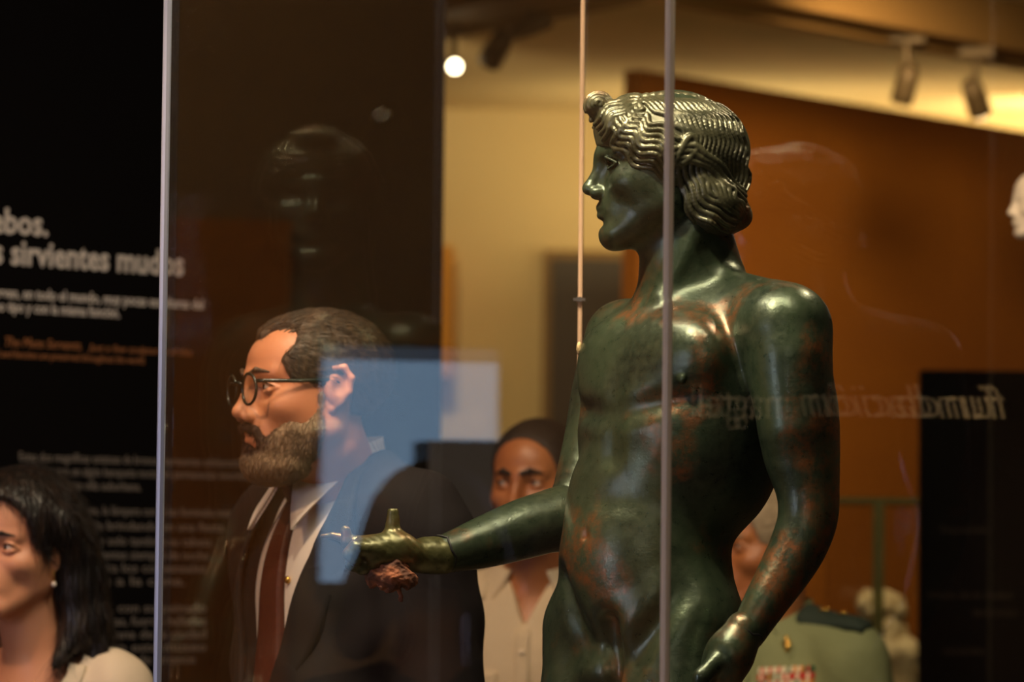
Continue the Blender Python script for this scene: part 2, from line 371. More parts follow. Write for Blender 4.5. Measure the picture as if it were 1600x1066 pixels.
        for ax in range(3):
            sa = [slice(None)]*3; sb = [slice(None)]*3; sa[ax] = slice(0, -1); sb[ax] = slice(1, None)
            A = b[tuple(sa)]; B = b[tuple(sb)]; I, J, K = np.nonzero(A != B); inside = A[I, J, K]
            o = [I, J, K]; a1, a2 = [(1, 2), (2, 0), (0, 1)][ax]
            q = []
            for d1, d2 in ((-1, -1), (0, -1), (0, 0), (-1, 0)):
                r = [o[0].copy(), o[1].copy(), o[2].copy()]; r[a1] = r[a1]+d1; r[a2] = r[a2]+d2
                q.append(idx[np.clip(r[0], 0, nx-2), np.clip(r[1], 0, ny-2), np.clip(r[2], 0, nz-2)])
            Q = np.stack(q, 1); Q[~inside] = Q[~inside][:, ::-1]; F.append(Q[(Q >= 0).all(1)])
        return V, np.concatenate(F)
def axis(*segs):   # (start, end, step), ...
    out = []
    for a, b, st in segs: out.append(np.arange(a, b, st))
    return np.concatenate(out)
def head(f, F, k=1.0, greek=False, eyes=True, crown=1.0, ears=True, female=False, nose=1.0):
    e = lambda c, r, kk=.01, op='u': f.ell(F, c, r, kk*F.sc, op)
    c = lambda a, b, ra, rb=None, kk=.008, op='u': f.fcap(F, a, b, ra, rb, kk*F.sc, op)
    jw = .86 if female else 1.0
    e((0, -.012, .028*crown), (.073, .092, .084*crown))
    e((0, .026, .035*crown), (.062, .060, .058*crown), .02)
    e((0, .030, -.035), (.055*jw, .054, .078), .02)
    for s in (-1, 1):
        c((s*.050*jw, -.002, -.055), (s*.018, .066, -.096), .019, .016, .02)
        e((s*.040, .050, -.026), (.023, .026, .020), .018)
        e((s*.050, .01, -.02), (.02, .04, .05), .02)
    e((0, .070, -.096), (.022, .018, .017), .014)
    e((0, .066, -.060), (.031, .025, .030), .014)
    for s in (-1, 1):
        c((s*.008, .083, .014), (s*.040, .066, .018), .0095, .008, .012)
        e((s*.033, .093, -.004), (.019, .018, .0125), .012, 's')
    nz = nose
    if greek: c((0, .076, .04), (0, .088, .002), .013, .009, .015)
    c((0, .082, .012), (0, .082+.019*nz, -.030), .0075, .0085, .010)
    c((0, .074, .010), (0, .084, -.036), .0105, .0125, .008)
    e((0, .085+.016*nz, -.034), (.0105, .0115, .0090), .007)
    for s in (-1, 1):
        e((s*.0115, .0865+.006*nz, -.040), (.0068, .011, .0080), .005)
        e((s*.0062, .089+.009*nz, -.0475), (.0030, .005, .0035), .002, 's')
    # lips
    for s in (-1, 1):
        c((0, .0885, -.0600), (s*.022, .0775, -.0655), .0056, .0025, .006)
        c((0, .0870, -.0725), (s*.020, .0770, -.0680), .0062, .0025, .006)
        c((0, .0985, -.0662), (s*.024, .0870, -.0665), .0020, .0015, .003, 's')
    e((0, .094, -.084), (.017, .010, .0055), .010, 's')
    if eyes:
        for s in (-1, 1):
            e((s*.032, .0665, -.001), (.0125, .0125, .0125), .001)
            P = [(-.014, .0685, -.001), (-.008, .0765, .0050), (0, .0790, .0068), (.008, .0765, .0050), (.014, .0670, -.002)]
            Q = [(-.014, .0685, -.001), (-.007, .0765, -.0060), (0, .0780, -.0075), (.008, .0755, -.0060), (.014, .0670, -.002)]
            for a, b in zip(P[:-1], P[1:]): c((s*(.032+a[0]), a[1]-.0006, a[2]), (s*(.032+b[0]), b[1]-.0006, b[2]), .0022, .0022, .003)
            for a, b in zip(Q[:-1], Q[1:]): c((s*(.032+a[0]), a[1]-.0004, a[2]), (s*(.032+b[0]), b[1]-.0004, b[2]), .0019, .0019, .004)
    if ears:
        for s in (-1, 1):
            a = [(.070, .004, .014), (.078, -.002, .024), (.084, -.014, .024), (.087, -.023, .010), (.083, -.021, -.008), (.077, -.010, -.022), (.072, -.001, -.031), (.069, .004, -.024)]
            e((s*.076, -.008, -.002), (.0085, .018, .026), .006)
            for p, q in zip(a[:-1], a[1:]): c((s*p[0], p[1], p[2]), (s*q[0], q[1], q[2]), .0042, .0042, .004)
            e((s*.087, -.005, -.002), (.0070, .008, .0125), .004, 's')
    return f
def face_extras(root, F, iris=True, lips=None, brow=None, bw=.004):
    if iris:
        for s in (-1, 1):
            mb = MB(); mb.ellip(F.p((s*.032, .0672, -.001)), [.0123*F.sc]*3, 20, 14, F.R); o = mb.build('eyeball', M['eye'], root, True)
            mb = MB(); mb.ellip(F.p((s*.032-.003, .0762, -.0005)), [.0055*F.sc, .0042*F.sc, .0055*F.sc], 16, 10, F.R); mb.build('iris', M['iris'], o, True)
            mb = MB(); mb.tube([F.p((s*(.032+a), b, c_)) for a, b, c_ in ((-.014, .0705, -.0005), (-.008, .0788, .0040), (0, .0812, .0056), (.008, .0788, .0042), (.015, .0690, -.0015))], [.0006, .0011, .0013, .0013, .0007], 6); mb.build('eyelashes', M['iris'], root, True)
    if brow:
        for s in (-1, 1):
            g = Field(); g.chain([F.p((s*.011, .094, .017)), F.p((s*.026, .089, .0225)), F.p((s*.045, .073, .018))], [bw*.8, bw, bw*.5], .003)
            c0 = F.p((s*.028, .084, .02)); r = .045
            V, Q = g.mesh(*[np.arange(c0[i]-r, c0[i]+r, .0016) for i in range(3)]); npmesh('eyebrow', V, Q, brow, root)
    if lips:
        g = Field()
        for s in (-1, 1):
            g.fcap(F, (0, .0897, -.0610), (s*.020, .0795, -.0655), .0050, .0020, .002)
            g.fcap(F, (0, .0882, -.0715), (s*.018, .0790, -.0682), .0056, .0020, .002)
            g.fcap(F, (0, .0985, -.0662), (s*.023, .0880, -.0665), .0016, .0012, .002, 's')
        c0 = F.p((0, .085, -.066)); r = .032
        V, Q = g.mesh(*[np.arange(c0[i]-r, c0[i]+r, .0013) for i in range(3)]); npmesh('lips', V, Q, lips, root)
def march(field, F, us, ws, v0=.35):
    """front surface (towards +v) of a field over points (u,w) of frame F"""
    us = np.asarray(us, float); ws = np.asarray(ws, float); v = np.full(us.shape, v0)
    for _ in range(60):
        P = F.O + (us[:, None]*F.R[0]+v[:, None]*F.R[1]+ws[:, None]*F.R[2])*F.sc
        v = v-np.clip(field.eval(P), -.02, .05)/F.sc*.8
        v = np.maximum(v, -.3)
    return v
def ribbon(name, field, F, A, B, matl, parent, off=.004, thick=.004, n=24, m=6, smooth=True):
    """cloth strip between polylines A and B (lists of (u,w)), draped on the front of field"""
    def res(P, n):
        P = np.array(P, float); d = np.r_[0, np.cumsum(np.linalg.norm(np.diff(P, axis=0), axis=1))]; t = np.linspace(0, d[-1], n)
        return np.stack([np.interp(t, d, P[:, i]) for i in (0, 1)], 1)
    a = res(A, n); b = res(B, n); s = np.linspace(0, 1, m)[None, :, None]
    G = a[:, None]*(1-s)+b[:, None]*s; u = G[..., 0].ravel(); ww = G[..., 1].ravel()
    v = march(field, F, u, ww)
    vg = v.reshape(n, m); pe = np.ones((n, m))
    top = F.O+(u[:, None]*F.R[0]+(v+off+thick)[:, None]*F.R[1]+ww[:, None]*F.R[2])*F.sc
    bot = F.O+(u[:, None]*F.R[0]+(v+off-thick*1.5)[:, None]*F.R[1]+ww[:, None]*F.R[2])*F.sc
    V = np.concatenate([top, bot]); N = n*m; Q = []
    for i in range(n-1):
        for j in range(m-1):
            p = i*m+j; Q.append((p, p+1, p+m+1, p+m)); Q.append((N+p, N+p+m, N+p+m+1, N+p+1))
    for i in range(n-1):
        for j in (0, m-1):
            p = i*m+j; q = (p, p+m, N+p+m, N+p); Q.append(q if j == 0 else q[::-1])
    for j in range(m-1):
        for i in (0, n-1):
            p = i*m+j; q = (p, N+p, N+p+1, p+1); Q.append(q if i == 0 else q[::-1])
    return npmesh(name, V, Q, matl, parent, smooth)
# ------------------------------------------------------------------ the room
def wall(name, pts, z0, z1, th, m, kind='structure', parent=None):
    (x0, y0), (x1, y1) = pts; d = np.array([x1-x0, y1-y0]); L = np.linalg.norm(d); d /= L; nrm = np.array([-d[1], d[0]])
    def T(v): p = np.array([x0, y0])+d*v[0]+nrm*v[1]; return (p[0], p[1], v[2])
    mb = MB(); mb.box((0, 0, z0), (L, th, z1), T); o = mb.build(name, m, parent)
    if kind: o['kind'] = kind
    return o
CEIL = 3.0
mb = MB(); mb.box((-3.4, -2, -.1), (3.8, 13.6, 0)); mb.build('floor', M['floor'])['kind'] = 'structure'
mb = MB(); mb.box((-3.4, -2, CEIL), (3.8, 13.6, CEIL+.1)); mb.build('ceiling', M['ceiling'])['kind'] = 'structure'
wall('wall_back', ((-3.4, 13.5), (3.8, 13.5)), 0, CEIL, .1, M['cream'])
wall('wall_left', ((-3.4, -2), (-3.4, 13.5)), 0, CEIL, .1, M['brown'])
wall('wall_right', ((3.8, 13.5), (3.8, -2)), 0, CEIL, .1, M['brown'])
wall('wall_front', ((3.8, -2), (-3.4, -2)), 0, CEIL, .1, M['brown'])
# orange partition at the right
P0 = at(1000, 108, 11.0); dO = np.array([.66, .75]); dO /= np.linalg.norm(dO)
op = thing('orange_partition', 'tall orange brown partition wall behind the bronze statue', 'partition', (P0[0], P0[1], 0))
zt = P0[2]
npan = 4; Lp = 3.2
for i in range(npan):
    a = P0[:2]+dO*(Lp*i/npan+(.002 if i else 0)); b = P0[:2]+dO*(Lp*(i+1)/npan-.002)
    wall('panel', (tuple(a), tuple(b)), 0, zt, .06, M['orange'], None, op)
# ochre end post, doorway and patches on the far wall
Pd = at(925, 530, 13.45); q0 = at(862, 405, 13.44); q1 = at(1010, 660, 13.44)
dr = thing('door_1', 'dark brown door in the cream back wall beside the statue', 'door', (Pd[0], 13.5, 0)); dr['kind'] = 'structure'
mb = MB(); mb.box((q0[0], 13.40, 0), (q1[0], 13.5, q0[2])); mb.build('door_leaf', M['door'], dr, bev=.004)
mb = MB(); mb.box((q0[0]-.03, 13.42, 0), (q0[0], 13.5, q0[2]+.03)).box((q1[0], 13.42, 0), (q1[0]+.03, 13.5, q0[2]+.03)).box((q0[0], 13.42, q0[2]), (q1[0], 13.5, q0[2]+.03)); mb.build('door_frame', M['beam'], dr)
mb = MB(); mb.tube([(q0[0]+.06, 13.38, 1.05), (q0[0]+.06, 13.34, 1.05), (q0[0]+.16, 13.34, 1.05)], .009); mb.build('door_handle', M['metal'], dr, True)
a = at(690, 385, 13.3); b = at(706, 590, 13.3)
mb = MB(); mb.box((a[0]-.35, 13.25, b[2]), (b[0], 13.5, a[2])); tag(mb.build('wall_board', M['ochre'], bev=.005), 'ochre board on the cream back wall, at the edge of the black text panel', 'board')
# ceiling beams that carry the spotlights
zb = 2.86
def on_z(px, py, z):
    d = ray(px, py); t = (z-CAMZ)/d[2]; return CAM+d*t
def beam(name, p, q, z0, z1, wd, back, m, label):
    p = np.array(p[:2]); q = np.array(q[:2]); d = q-p; L = np.linalg.norm(d); d /= L; n = np.array([-d[1], d[0]])
    t = thing(name, label, 'beam', (*(p+q)/2, z0))
    T = lambda v: (*(p+d*v[0]+n*v[1]), v[2])
    mb = MB(); mb.box((0, min(0, back*wd), z0), (L, max(0, back*wd), z1), T); mb.build('beam_body', m, t, bev=.008)
    mb = MB(); mb.box((0, back*wd*.3, z0-.02), (L, back*wd*.3+.035, z0), T); mb.build('lamp_track', M['beam'], t)
    return t
bA0 = on_z(560, 84, zb); bA1 = on_z(1035, -4, zb); bB1 = on_z(1592, 100, zb)
beam('ceiling_beam', bA0, bA1, zb, CEIL, .30, -1, M['beam'], 'wide brown ceiling beam crossing left above the dark text panel')
beam('ceiling_beam', bA1, bB1, zb, CEIL, .16, -1, M['beam'], 'brown ceiling beam running right above the orange partition')
# spotlights
def track_spot(px, py, Y, lit, aim, label, r=.034, stem=.07):
    c = at(px, py, Y); t = thing('track_spotlight', label, 'spotlight', (c[0], c[1], c[2]+stem), 'spotlights on the ceiling beams')
    a = np.array(aim, float); a /= np.linalg.norm(a)
    mb = MB(); mb.box((c[0]-.05, c[1]-.02, c[2]+stem+.01), (c[0]+.05, c[1]+.02, c[2]+stem+.045)); mb.build('adapter', M['dmetal'], t, bev=.004)
    mb = MB(); mb.tube([(c[0], c[1], c[2]+stem+.015), (c[0], c[1], c[2]+r*.6)], .008); mb.build('stem', M['dmetal'], t)
    p = [c-a*.055, c-a*.05, c-a*.01, c+a*.035, c+a*.055, c+a*.05]
    mb = MB(); mb.tube(p, [r*.4, r*.75, r*.95, r, r*.98, r*.86], 20); h = mb.build('lamp_head', M['dmetal'], t, True)
    mb = MB(); mb.tube([c+a*.050, c+a*.058], r*.84, 20); mb.build('lens', M['lampglow'] if lit else M['dmetal'], h)
    return t
track_spot(708, 101, 10.4, True, (.1, -1, -.22), 'glowing ceiling spotlight beside the edge of the black text panel', .021)
track_spot(778, 74, 10.3, False, (-.5, .6, -.8), 'unlit dark spotlight hanging second from the black text panel')
track_spot(829, 42, 10.1, False, (.9, -.3, .35), 'small dark spotlight tucked under the beam, third from the black text panel', .024, .04)
track_spot(1416, 130, 10.5, False, (-.2, .35, -.9), 'dark spotlight pointing down in front of the bright ceiling, left of the right pair', .032, .10)
track_spot(1524, 152, 10.7, True, (.35, .5, -.8), 'rightmost ceiling spotlight, glowing towards the wall behind the orange partition', .034, .10)
# text panel on the left
PE = at(690, 600, 8.0); dP = np.array([.766, .643, 0]); nP = np.array([.643, -.766, 0])
def onpanel(px, py, off=0.0, E=PE, n=nP):
    d = ray(px, py); E2 = E+n*off; t = np.dot(E2-CAM, n)/np.dot(d, n); return CAM+d*t
tp = thing('text_panel', 'tall black exhibition panel with pale printed Spanish text behind the man and woman', 'panel', (PE[0]-.766, PE[1]-.643, 0))
def TPm(v): p = PE+dP*v[0]-nP*v[1]; return (p[0], p[1], v[2])
for i in range(2): 
    mb = MB(); mb.box((-2.6+i*1.302, 0, 0), (-1.302+i*1.302, .08, CEIL-.02), TPm); mb.build('board', M['black'], tp)
def text(body, name, x0, x1, y, h, m, parent, place, xdir, nrm, shear=0, bold=.0, mirror=False):
    """flat lettering from pixel x0 to x1, baseline at y at x0; h letter size in metres"""
    cu = bpy.data.curves.new(name, 'FONT'); cu.body = body; cu.size = 1; cu.shear = shear; cu.offset = bold; cu.resolution_u = 2; cu.extrude = .002
    to = bpy.data.objects.new(name, cu); COL.objects.link(to); bpy.context.view_layer.update()
    me = bpy.data.meshes.new_from_object(to.evaluated_get(bpy.context.evaluated_depsgraph_get())); bpy.data.objects.remove(to)
    co = np.zeros(len(me.vertices)*3, np.float32); me.vertices.foreach_get('co', co); co = co.reshape(-1, 3)
    p0 = place(x0, y); p1 = place(x1, y); L = abs(np.dot(p1-p0, xdir)); sx = L/max(co[:, 0].max()-co[:, 0].min(), 1e-6)
    xs = (co[:, 0]-co[:, 0].min())*sx
    W = p0+xs[:, None]*xdir+(co[:, 1]*h)[:, None]*np.array([0, 0, 1.])+(co[:, 2]*.2)[:, None]*nrm
    W = W-np.array(root_loc(parent)); me.vertices.foreach_set('co', W.astype(np.float32).ravel()); me.update()
    me.materials.clear(); me.materials.append(m)
    o = bpy.data.objects.new(name, me); COL.objects.link(o); o.parent = parent; return o
pl = lambda x, y: onpanel(x, y, .002)
def T(body, x0, x1, y, h, m='print', name='text_line', **k): return text(body, name, x0, x1, y, h, M[m], tp, pl, dP, nP, **k)
T('efebos.', -45, 75, 360, .068, name='heading', bold=.022)
T('Los sirvientes mudos', -52, 287, 408, .068, name='heading', bold=.022)
T('conservan, en todo el mundo, muy pocas esculturas del', -40, 318, 462, .029, bold=.015)
T('mismo tipo y con la misma función.', -35, 187, 484, .029, bold=.015)
T('The Mute Servants.', 8, 128, 541, .026, 'print3', shear=.25)
T('Just a few sculptures of this', 138, 300, 548, .020, 'print3', shear=.25)
T('kind and function are preserved throughout the world.', -20, 226, 557, .020, 'print3', shear=.25)
body = [('Estas dos magníficas estatuas de bronce representan adolescentes', 30, 385, 720), ('desnudos que en algún banquete nocturno permanecían inmóviles en la', 30, 420, 741),
        ('comedor de una villa suburbana.', 30, 220, 763), ('Durante el banquete, la lámpara con la luz iluminaba mesas', 30, 372, 802), ('bandejas de gala brindando en una fiesta', 30, 350, 826),
        ('sobre los brazos y solo también su cabeza', 30, 330, 850), ('estos jóvenes sirvientes siempre de noche', 30, 326, 872), ('una bandeja para los comensales', 30, 322, 893), ('que asistían a la cena.', 30, 290, 914),
        ('Los dos efebos, con su peinado', 30, 322, 957), ('y sus manos abiertas, fueron hallados', 30, 322, 978), ('en una casa romana de la ciudad', 30, 322, 999), ('y se guardan en este museo', 30, 322, 1020), ('junto a otras piezas de bronce', 30, 305, 1040)]
for s, x0, x1, y in body: T(s, x0, x1, y, .025, 'print2', bold=.012)
# black low panel at the right, in front of the orange partition
pr = thing('info_panel', 'black standing information panel at the right, in front of the orange partition', 'panel', (*at(1530, 900, 8.6)[:2], 0))
a = at(1440, 578, 8.6); mb = MB(); mb.box((a[0], 8.6, 0), (a[0]+.75, 8.66, a[2])); mb.build('board', M['black'], pr, bev=.004)
mb = MB(); mb.box((a[0]+.02, 8.55, 0), (a[0]+.73, 8.75, .03)); mb.build('foot', M['dmetal'], pr)
pr2 = lambda x, y: at(x, y, 8.597)
for s, x0, x1, y in [('Exposición', 1470, 1545, 832), ('museo de la ciudad', 1450, 1580, 934), ('sala de bronces', 1520, 1590, 962), ('entrada libre', 1475, 1540, 1022)]:
    text(s, 'text_line', x0, x1, y, .022, mat('reflected_print', (.045, .028, .016), .8), pr, pr2, np.array([1., 0, 0]), np.array([0, -1., 0]))  # reflected lettering painted onto the board as faint print
# dark screen top behind the suited man's shoulder
a = at(668, 686, 7.5); b = at(774, 900, 7.5)
ds = thing('display_screen', 'dark grey screen standing behind the shoulder of the suited man', 'screen', ((a[0]+b[0])/2, 7.52, 0))
mb = MB(); mb.box((a[0], 7.5, b[2]), (b[0], 7.55, a[2])); mb.build('screen_body', M['slate'], ds, bev=.004)
mb = MB(); mb.box((a[0]+.006, 7.495, b[2]+.006), (b[0]-.006, 7.5, a[2]-.006)); mb.build('screen_face', M['slate'], ds)
mb = MB(); mb.box(((a[0]+b[0])/2-.02, 7.51, .0), ((a[0]+b[0])/2+.02, 7.54, b[2]+.05)).box((a[0]-.03, 7.40, 0), (b[0]+.03, 7.62, .02)); mb.build('stand', M['dmetal'], ds)
# small glass case at the back with a marble fragment
vc = thing('small_glass_case', 'small glass case with a marble fragment, right of the statue', 'display case', (*at(1340, 1000, 9.0)[:2], 0))
a = at(1285, 786, 9.0); b = at(1448, 786, 9.0); zt = a[2]; xl, xr = a[0], b[0]; zl = zt-.62
Y0, Y1 = 8.9, 9.4
mb = MB(); mb.box((xl-.02, Y0-.02, 0), (xr+.02, Y1+.02, zl)); mb.build('pedestal', M['plinth'], vc, bev=.004)
for nm, lo, hi in (('glass_pane', (xl, Y0, zl), (xr, Y0+.006, zt)), ('glass_pane', (xl, Y1-.006, zl), (xr, Y1, zt)), ('glass_pane', (xl, Y0+.006, zl), (xl+.006, Y1-.006, zt)), ('glass_pane', (xr-.006, Y0+.006, zl), (xr, Y1-.006, zt))):
    mb = MB(); mb.box(lo, hi); mb.build(nm, M['glass'], vc)
M['edge4'] = edge_mat('green_glass_edge', (.09, .085, .03), .7, (.7, .7, .4))
jx = at(1372, 900, Y0)[0]
mb = MB(); mb.box((xl, Y0-.002, zt), (xr, Y0+.012, zt+.012)).box((xl, Y1-.012, zt), (xr, Y1, zt+.012)).box((xl, Y0+.012, zt), (xl+.012, Y1-.012, zt+.012)).box((xr-.012, Y0+.012, zt), (xr, Y1-.012, zt+.012)); mb.build('top_edge', M['edge4'], vc)
mb = MB(); mb.box((xl+.012, Y0+.012, zt+.002), (xr-.012, Y1-.012, zt+.008)); mb.build('glass_pane', M['glass'], vc)
mb = MB(); mb.box((jx-.013, Y0-.008, zl), (jx+.013, Y0, zt)); mb.build('edge_joint', M['edge4'], vc)
mc = at(1380, 977, 9.15); g = Field(); FM = Frame(mc, 20, sc=1.12)
g.ell(FM, (0, 0, .03), (.052, .05, .045)); g.ell(FM, (.012, 0, -.02), (.040, .045, .05)); g.ell(FM, (.03, 0, -.055), (.05, .05, .03)); g.ell(FM, (-.03, .03, .045), (.02, .03, .03), .01)
g.ell(FM, (-.015, .055, -.01), (.015, .02, .018), .01, 's'); g.ell(FM, (.02, .05, .02), (.014, .02, .012), .01, 's')
g.disp(lambda X, Y, Z: (.0035*np.sin(X*190+Y*60)*np.sin(Z*170+1)*np.sin(Y*150)).astype(np.float32), mc-.15, mc+.15)
g.fcap(FM, (.03, 0, -.07), (.03, 0, zl-mc[2]+.005), .05, .06, .02)
V, Q = g.mesh(np.arange(mc[0]-.12, mc[0]+.12, .004), np.arange(mc[1]-.12, mc[1]+.12, .004), np.arange(zl-.004, mc[2]+.1, .004))
tag(npmesh('marble_fragment', V, Q, M['marble']), 'rough pale marble fragment inside the small glass case', 'sculpture')
# white marble head cut by the right edge of the photograph
mh = at(1627, 318, 7.6); t = thing('marble_head', 'white marble head at the right edge, in front of the orange partition', 'sculpture', (mh[0], mh[1], 0))
FH = Frame(mh, 80, sc=.62); g = head(Field(), FH, eyes=True); g.fcap(FH, (0, -.02, -.06), (0, -.03, -.16), .05, .06, .02)
V, Q = g.mesh(*[np.arange(mh[i]-(.12 if i < 2 else .11), mh[i]+.1, .003) for i in range(3)]); npmesh('carved_head', V, Q, M['marble2'], t)
mb = MB(); mb.box((mh[0]-.01, mh[1]-.045, 0), (mh[0]+.08, mh[1]+.045, mh[2]-.095)); mb.build('pedestal', M['black'], t, bev=.004)
# ------------------------------------------------------------------ what the panes of the case mirror
N_ = at(1043, 533, 4.70); L_ = at(254, 533, 5.20); F_ = at(906, 533, 5.75)
dR = N_-L_; aR = math.radians(18.0); R_ = np.array([F_[0]+dR[0]*math.cos(aR)-dR[1]*math.sin(aR), F_[1]+dR[0]*math.sin(aR)+dR[1]*math.cos(aR), 0])
def mirror_hit(px, py, A, B, X):
    d = ray(px, py); t2 = np.array([B[0]-A[0], B[1]-A[1], 0]); t2 /= np.linalg.norm(t2); n = np.array([-t2[1], t2[0], 0])
    t = np.dot(A-CAM, n)/np.dot(d, n); p = CAM+d*t; r = d-2*np.dot(d, n)*n; s = (X-p[0])/r[0]; return p+r*s
s0 = mirror_hit(500, 560, N_, L_, -3.3); s1 = mirror_hit(782, 918, N_, L_, -3.3)
yl, yh = sorted((s0[1], s1[1]))
sc_ = thing('wall_screen', 'blue glowing screen mirrored in the left pane of the glass case', 'screen', (-3.36, (yl+yh)/2, s1[2]))
mb = MB(); mb.box((-3.38, yl, s1[2]), (-3.33, yh, s0[2]+.035)); mb.build('screen_frame', M['slate'], sc_, bev=.003)
mb = MB(); mb.box((-3.33, yl+.008, s1[2]+.008), (-3.326, yh-.008, s0[2])); mb.build('screen_picture', M['screen'], sc_)
mb = MB(); mb.box((-3.33, yl+.008, s0[2]+.001), (-3.326, yh-.008, s0[2]+.030)); mb.build('screen_header', M['screen2'], sc_)
sp0 = mirror_hit(258, 335, N_, L_, -3.3); sp1 = mirror_hit(452, 1200, N_, L_, -3.3)
bo = thing('orange_board', 'orange wall board mirrored in the left pane of the glass case', 'board', (-3.37, (sp0[1]+sp1[1])/2, .02))
ya, yb = sorted((sp0[1], sp1[1])); mb = MB(); mb.box((-3.399, ya, .02), (-3.35, yb, sp0[2])); mb.build('board_face', M['orange'], bo, bev=.004)
c0 = mirror_hit(668, 688, N_, L_, -3.1); c1 = mirror_hit(830, 688, N_, L_, -3.1); ya, yb = sorted((c0[1], c1[1]))
cb = thing('screen_blocker', 'dark cabinet added unseen before the blue screen to cut its mirrored glow', 'blocker', (-3.17, (ya+yb)/2, 0))  # dark box out of view, added to notch the screen's reflection
mb = MB(); mb.box((-3.24, ya, 0), (-3.1, yb, c0[2])); mb.build('blocker_body', M['slate'], cb, bev=.004)
mb = MB(); mb.box((-3.1, ya+.01, .1), (-3.092, yb-.01, c0[2]-.01)); dd_ = mb.build('blocker_front', M['slate'], cb)
mb = MB(); mb.tube([(-3.08, ya+.03, 1.0), (-3.08, ya+.03, 1.14)], .006); mb.build('door_handle', M['metal'], dd_, True)
# lettering on the right wall, seen mirrored in the right pane
fs = thing('foundation_sign', 'dark sign with pale lettering mirrored faintly in the right pane of the glass case', 'sign', (1.84, 6.0, 0))
h0 = mirror_hit(1572, 655, N_, R_, 1.8); h1 = mirror_hit(1092, 655, N_, R_, 1.8)
mb = MB(); mb.box((1.8, min(h0[1], h1[1])-.6, 0), (1.86, max(h0[1], h1[1])+1.0, CEIL-.05)); mb.build('sign_board', M['black'], fs, bev=.004)  # board made oversize to keep the lit wall's reflection off the pane
xd = (h1-h0)*np.array([0, 1., 0]); xd /= np.linalg.norm(xd)
text('fundación', 'lettering', 1572, 1262, 655, .082, M['signtext'], fs, lambda x, y: mirror_hit(x, y, N_, R_, 1.797), xd, np.array([-1., 0, 0]), shear=.25)
text('magtel', 'lettering', 1232, 1092, 655, .082, M['signtext'], fs, lambda x, y: mirror_hit(x, y, N_, R_, 1.797), xd, np.array([-1., 0, 0]))
# ------------------------------------------------------------------ the glass case
CZ0, CZ1 = .62, 2.42
ctr = (N_+F_)/2
gc = thing('glass_case', 'tall glass case around the bronze statue', 'display case', (ctr[0], ctr[1], CZ0))
def pane(A, B):
    A = np.array(A[:2]); B = np.array(B[:2]); d = (B-A)/np.linalg.norm(B-A); A2 = A+d*.006; B2 = B-d*.006; n = np.array([-d[1], d[0]])
    n = n*np.sign(np.dot(ctr[:2]-A, n)); L = np.linalg.norm(B2-A2)
    T_ = lambda v: (*(A2+d*v[0]+n*v[1]), v[2]); mb = MB(); mb.box((0, 0, CZ0), (L, .008, CZ1), T_); return mb.build('glass_pane', M['glass'], gc)
for A, B in ((N_, L_), (N_, R_), (L_, F_), (F_, R_)): pane(A, B)
ctr = (N_+F_+L_+R_)/4
def slab(k, z0, z1):
    mb = MB(); q = [ctr[:2]+(p[:2]-ctr[:2])*k for p in (N_, R_, F_, L_)]
    return mb.add([(*p, z0) for p in q]+[(*p, z1) for p in q], [(3, 2, 1, 0), (4, 5, 6, 7)]+[(a, (a+1) % 4, (a+1) % 4+4, a+4) for a in range(4)])
slab(1.0, CZ1+.001, CZ1+.011).build('glass_top', M['glass'], gc)
for P_, m_, wd in ((L_, 'edge', .0052), (N_, 'edge2', .0055), (F_, 'edge3', .0032), (R_, 'edge', .005)):
    mb = MB(); mb.tube([(P_[0], P_[1], CZ0), (P_[0], P_[1], CZ1)], wd*1.1, 8); tag(mb.build('glass_edge', M[m_], gc), {'edge': 'pale bluish glass edge', 'edge2': 'brownish out of focus glass edge', 'edge3': 'thin orange tinted glass edge'}[m_])
c = at(905, 468, 5.745); mb = MB(); mb.box(c-np.array([.009, .004, .002]), c+np.array([.009, .004, .002])).box(c-np.array([.004, .006, .0035]), c+np.array([.004, .006, .0035])); mb.build('edge_clip', M['metal'], gc)
pb = thing('display_plinth', 'painted plinth under the glass case and statue', 'plinth', (ctr[0], ctr[1], 0))
slab(1.04, 0, CZ0-.001).build('plinth_body', M['plinth'], pb, bev=.004)
# ------------------------------------------------------------------ the bronze statue
SY = 5.35
def A(px, py, dy=0): return at(px, py, SY+dy)
st = thing('bronze_statue', 'green patinated bronze statue of a nude youth holding out one forearm inside the glass case', 'statue', (*A(1010, 900, 0)[:2], CZ0))
TF = Frame(A(1018, 850, 0), 50)          # torso frame at the waist
def tf(px, py, dy=0, th=50): return Frame(A(px, py, dy), th)
g = Field(); I3 = (0, 0, 0)
HO = A(1039, 259, -.01); HF = Frame(HO, 90)
head(g, HF, greek=True, eyes=False, ears=False, crown=.95, nose=1.15)
g.fcap(HF, (0, .048, .050), (0, .086, .010), .012, .008, .012)
g.fcap(HF, (0, .040, -.094), (0, .070, -.100), .020, .019, .012)      # full rounded chin
for s in (-1, 1):
    g.fcap(HF, (s*.010, .088, .016), (s*.044, .062, .013), .0060, .005, .010)
    g.ell(HF, (s*.033, .078, -.001), (.0135, .022, .0066), .002, 's')   # hollow eyes
    g.fcap(HF, (s*.020, .0805, -.002), (s*.033, .0835, .0075), .0022, .0022, .002)
    g.fcap(HF, (s*.033, .0835, .0075), (s*.048, .069, -.001), .0022, .0020, .002)
    g.fcap(HF, (s*.020, .0800, -.003), (s*.034, .080, -.0085), .0018, .0018, .002)
    g.fcap(HF, (s*.034, .080, -.0085), (s*.048, .069, -.002), .0018, .0018, .002)
# neck
g.cap(A(1070, 330, .0), A(1068, 455, .01), .060, .064, .02)
g.cap(A(1088, 360, -.045), A(1035, 462, -.048), .014, .010, .015)        # neck muscle
g.cap(A(1098, 370, .01), A(1108, 430, .01), .036, .050, .03)
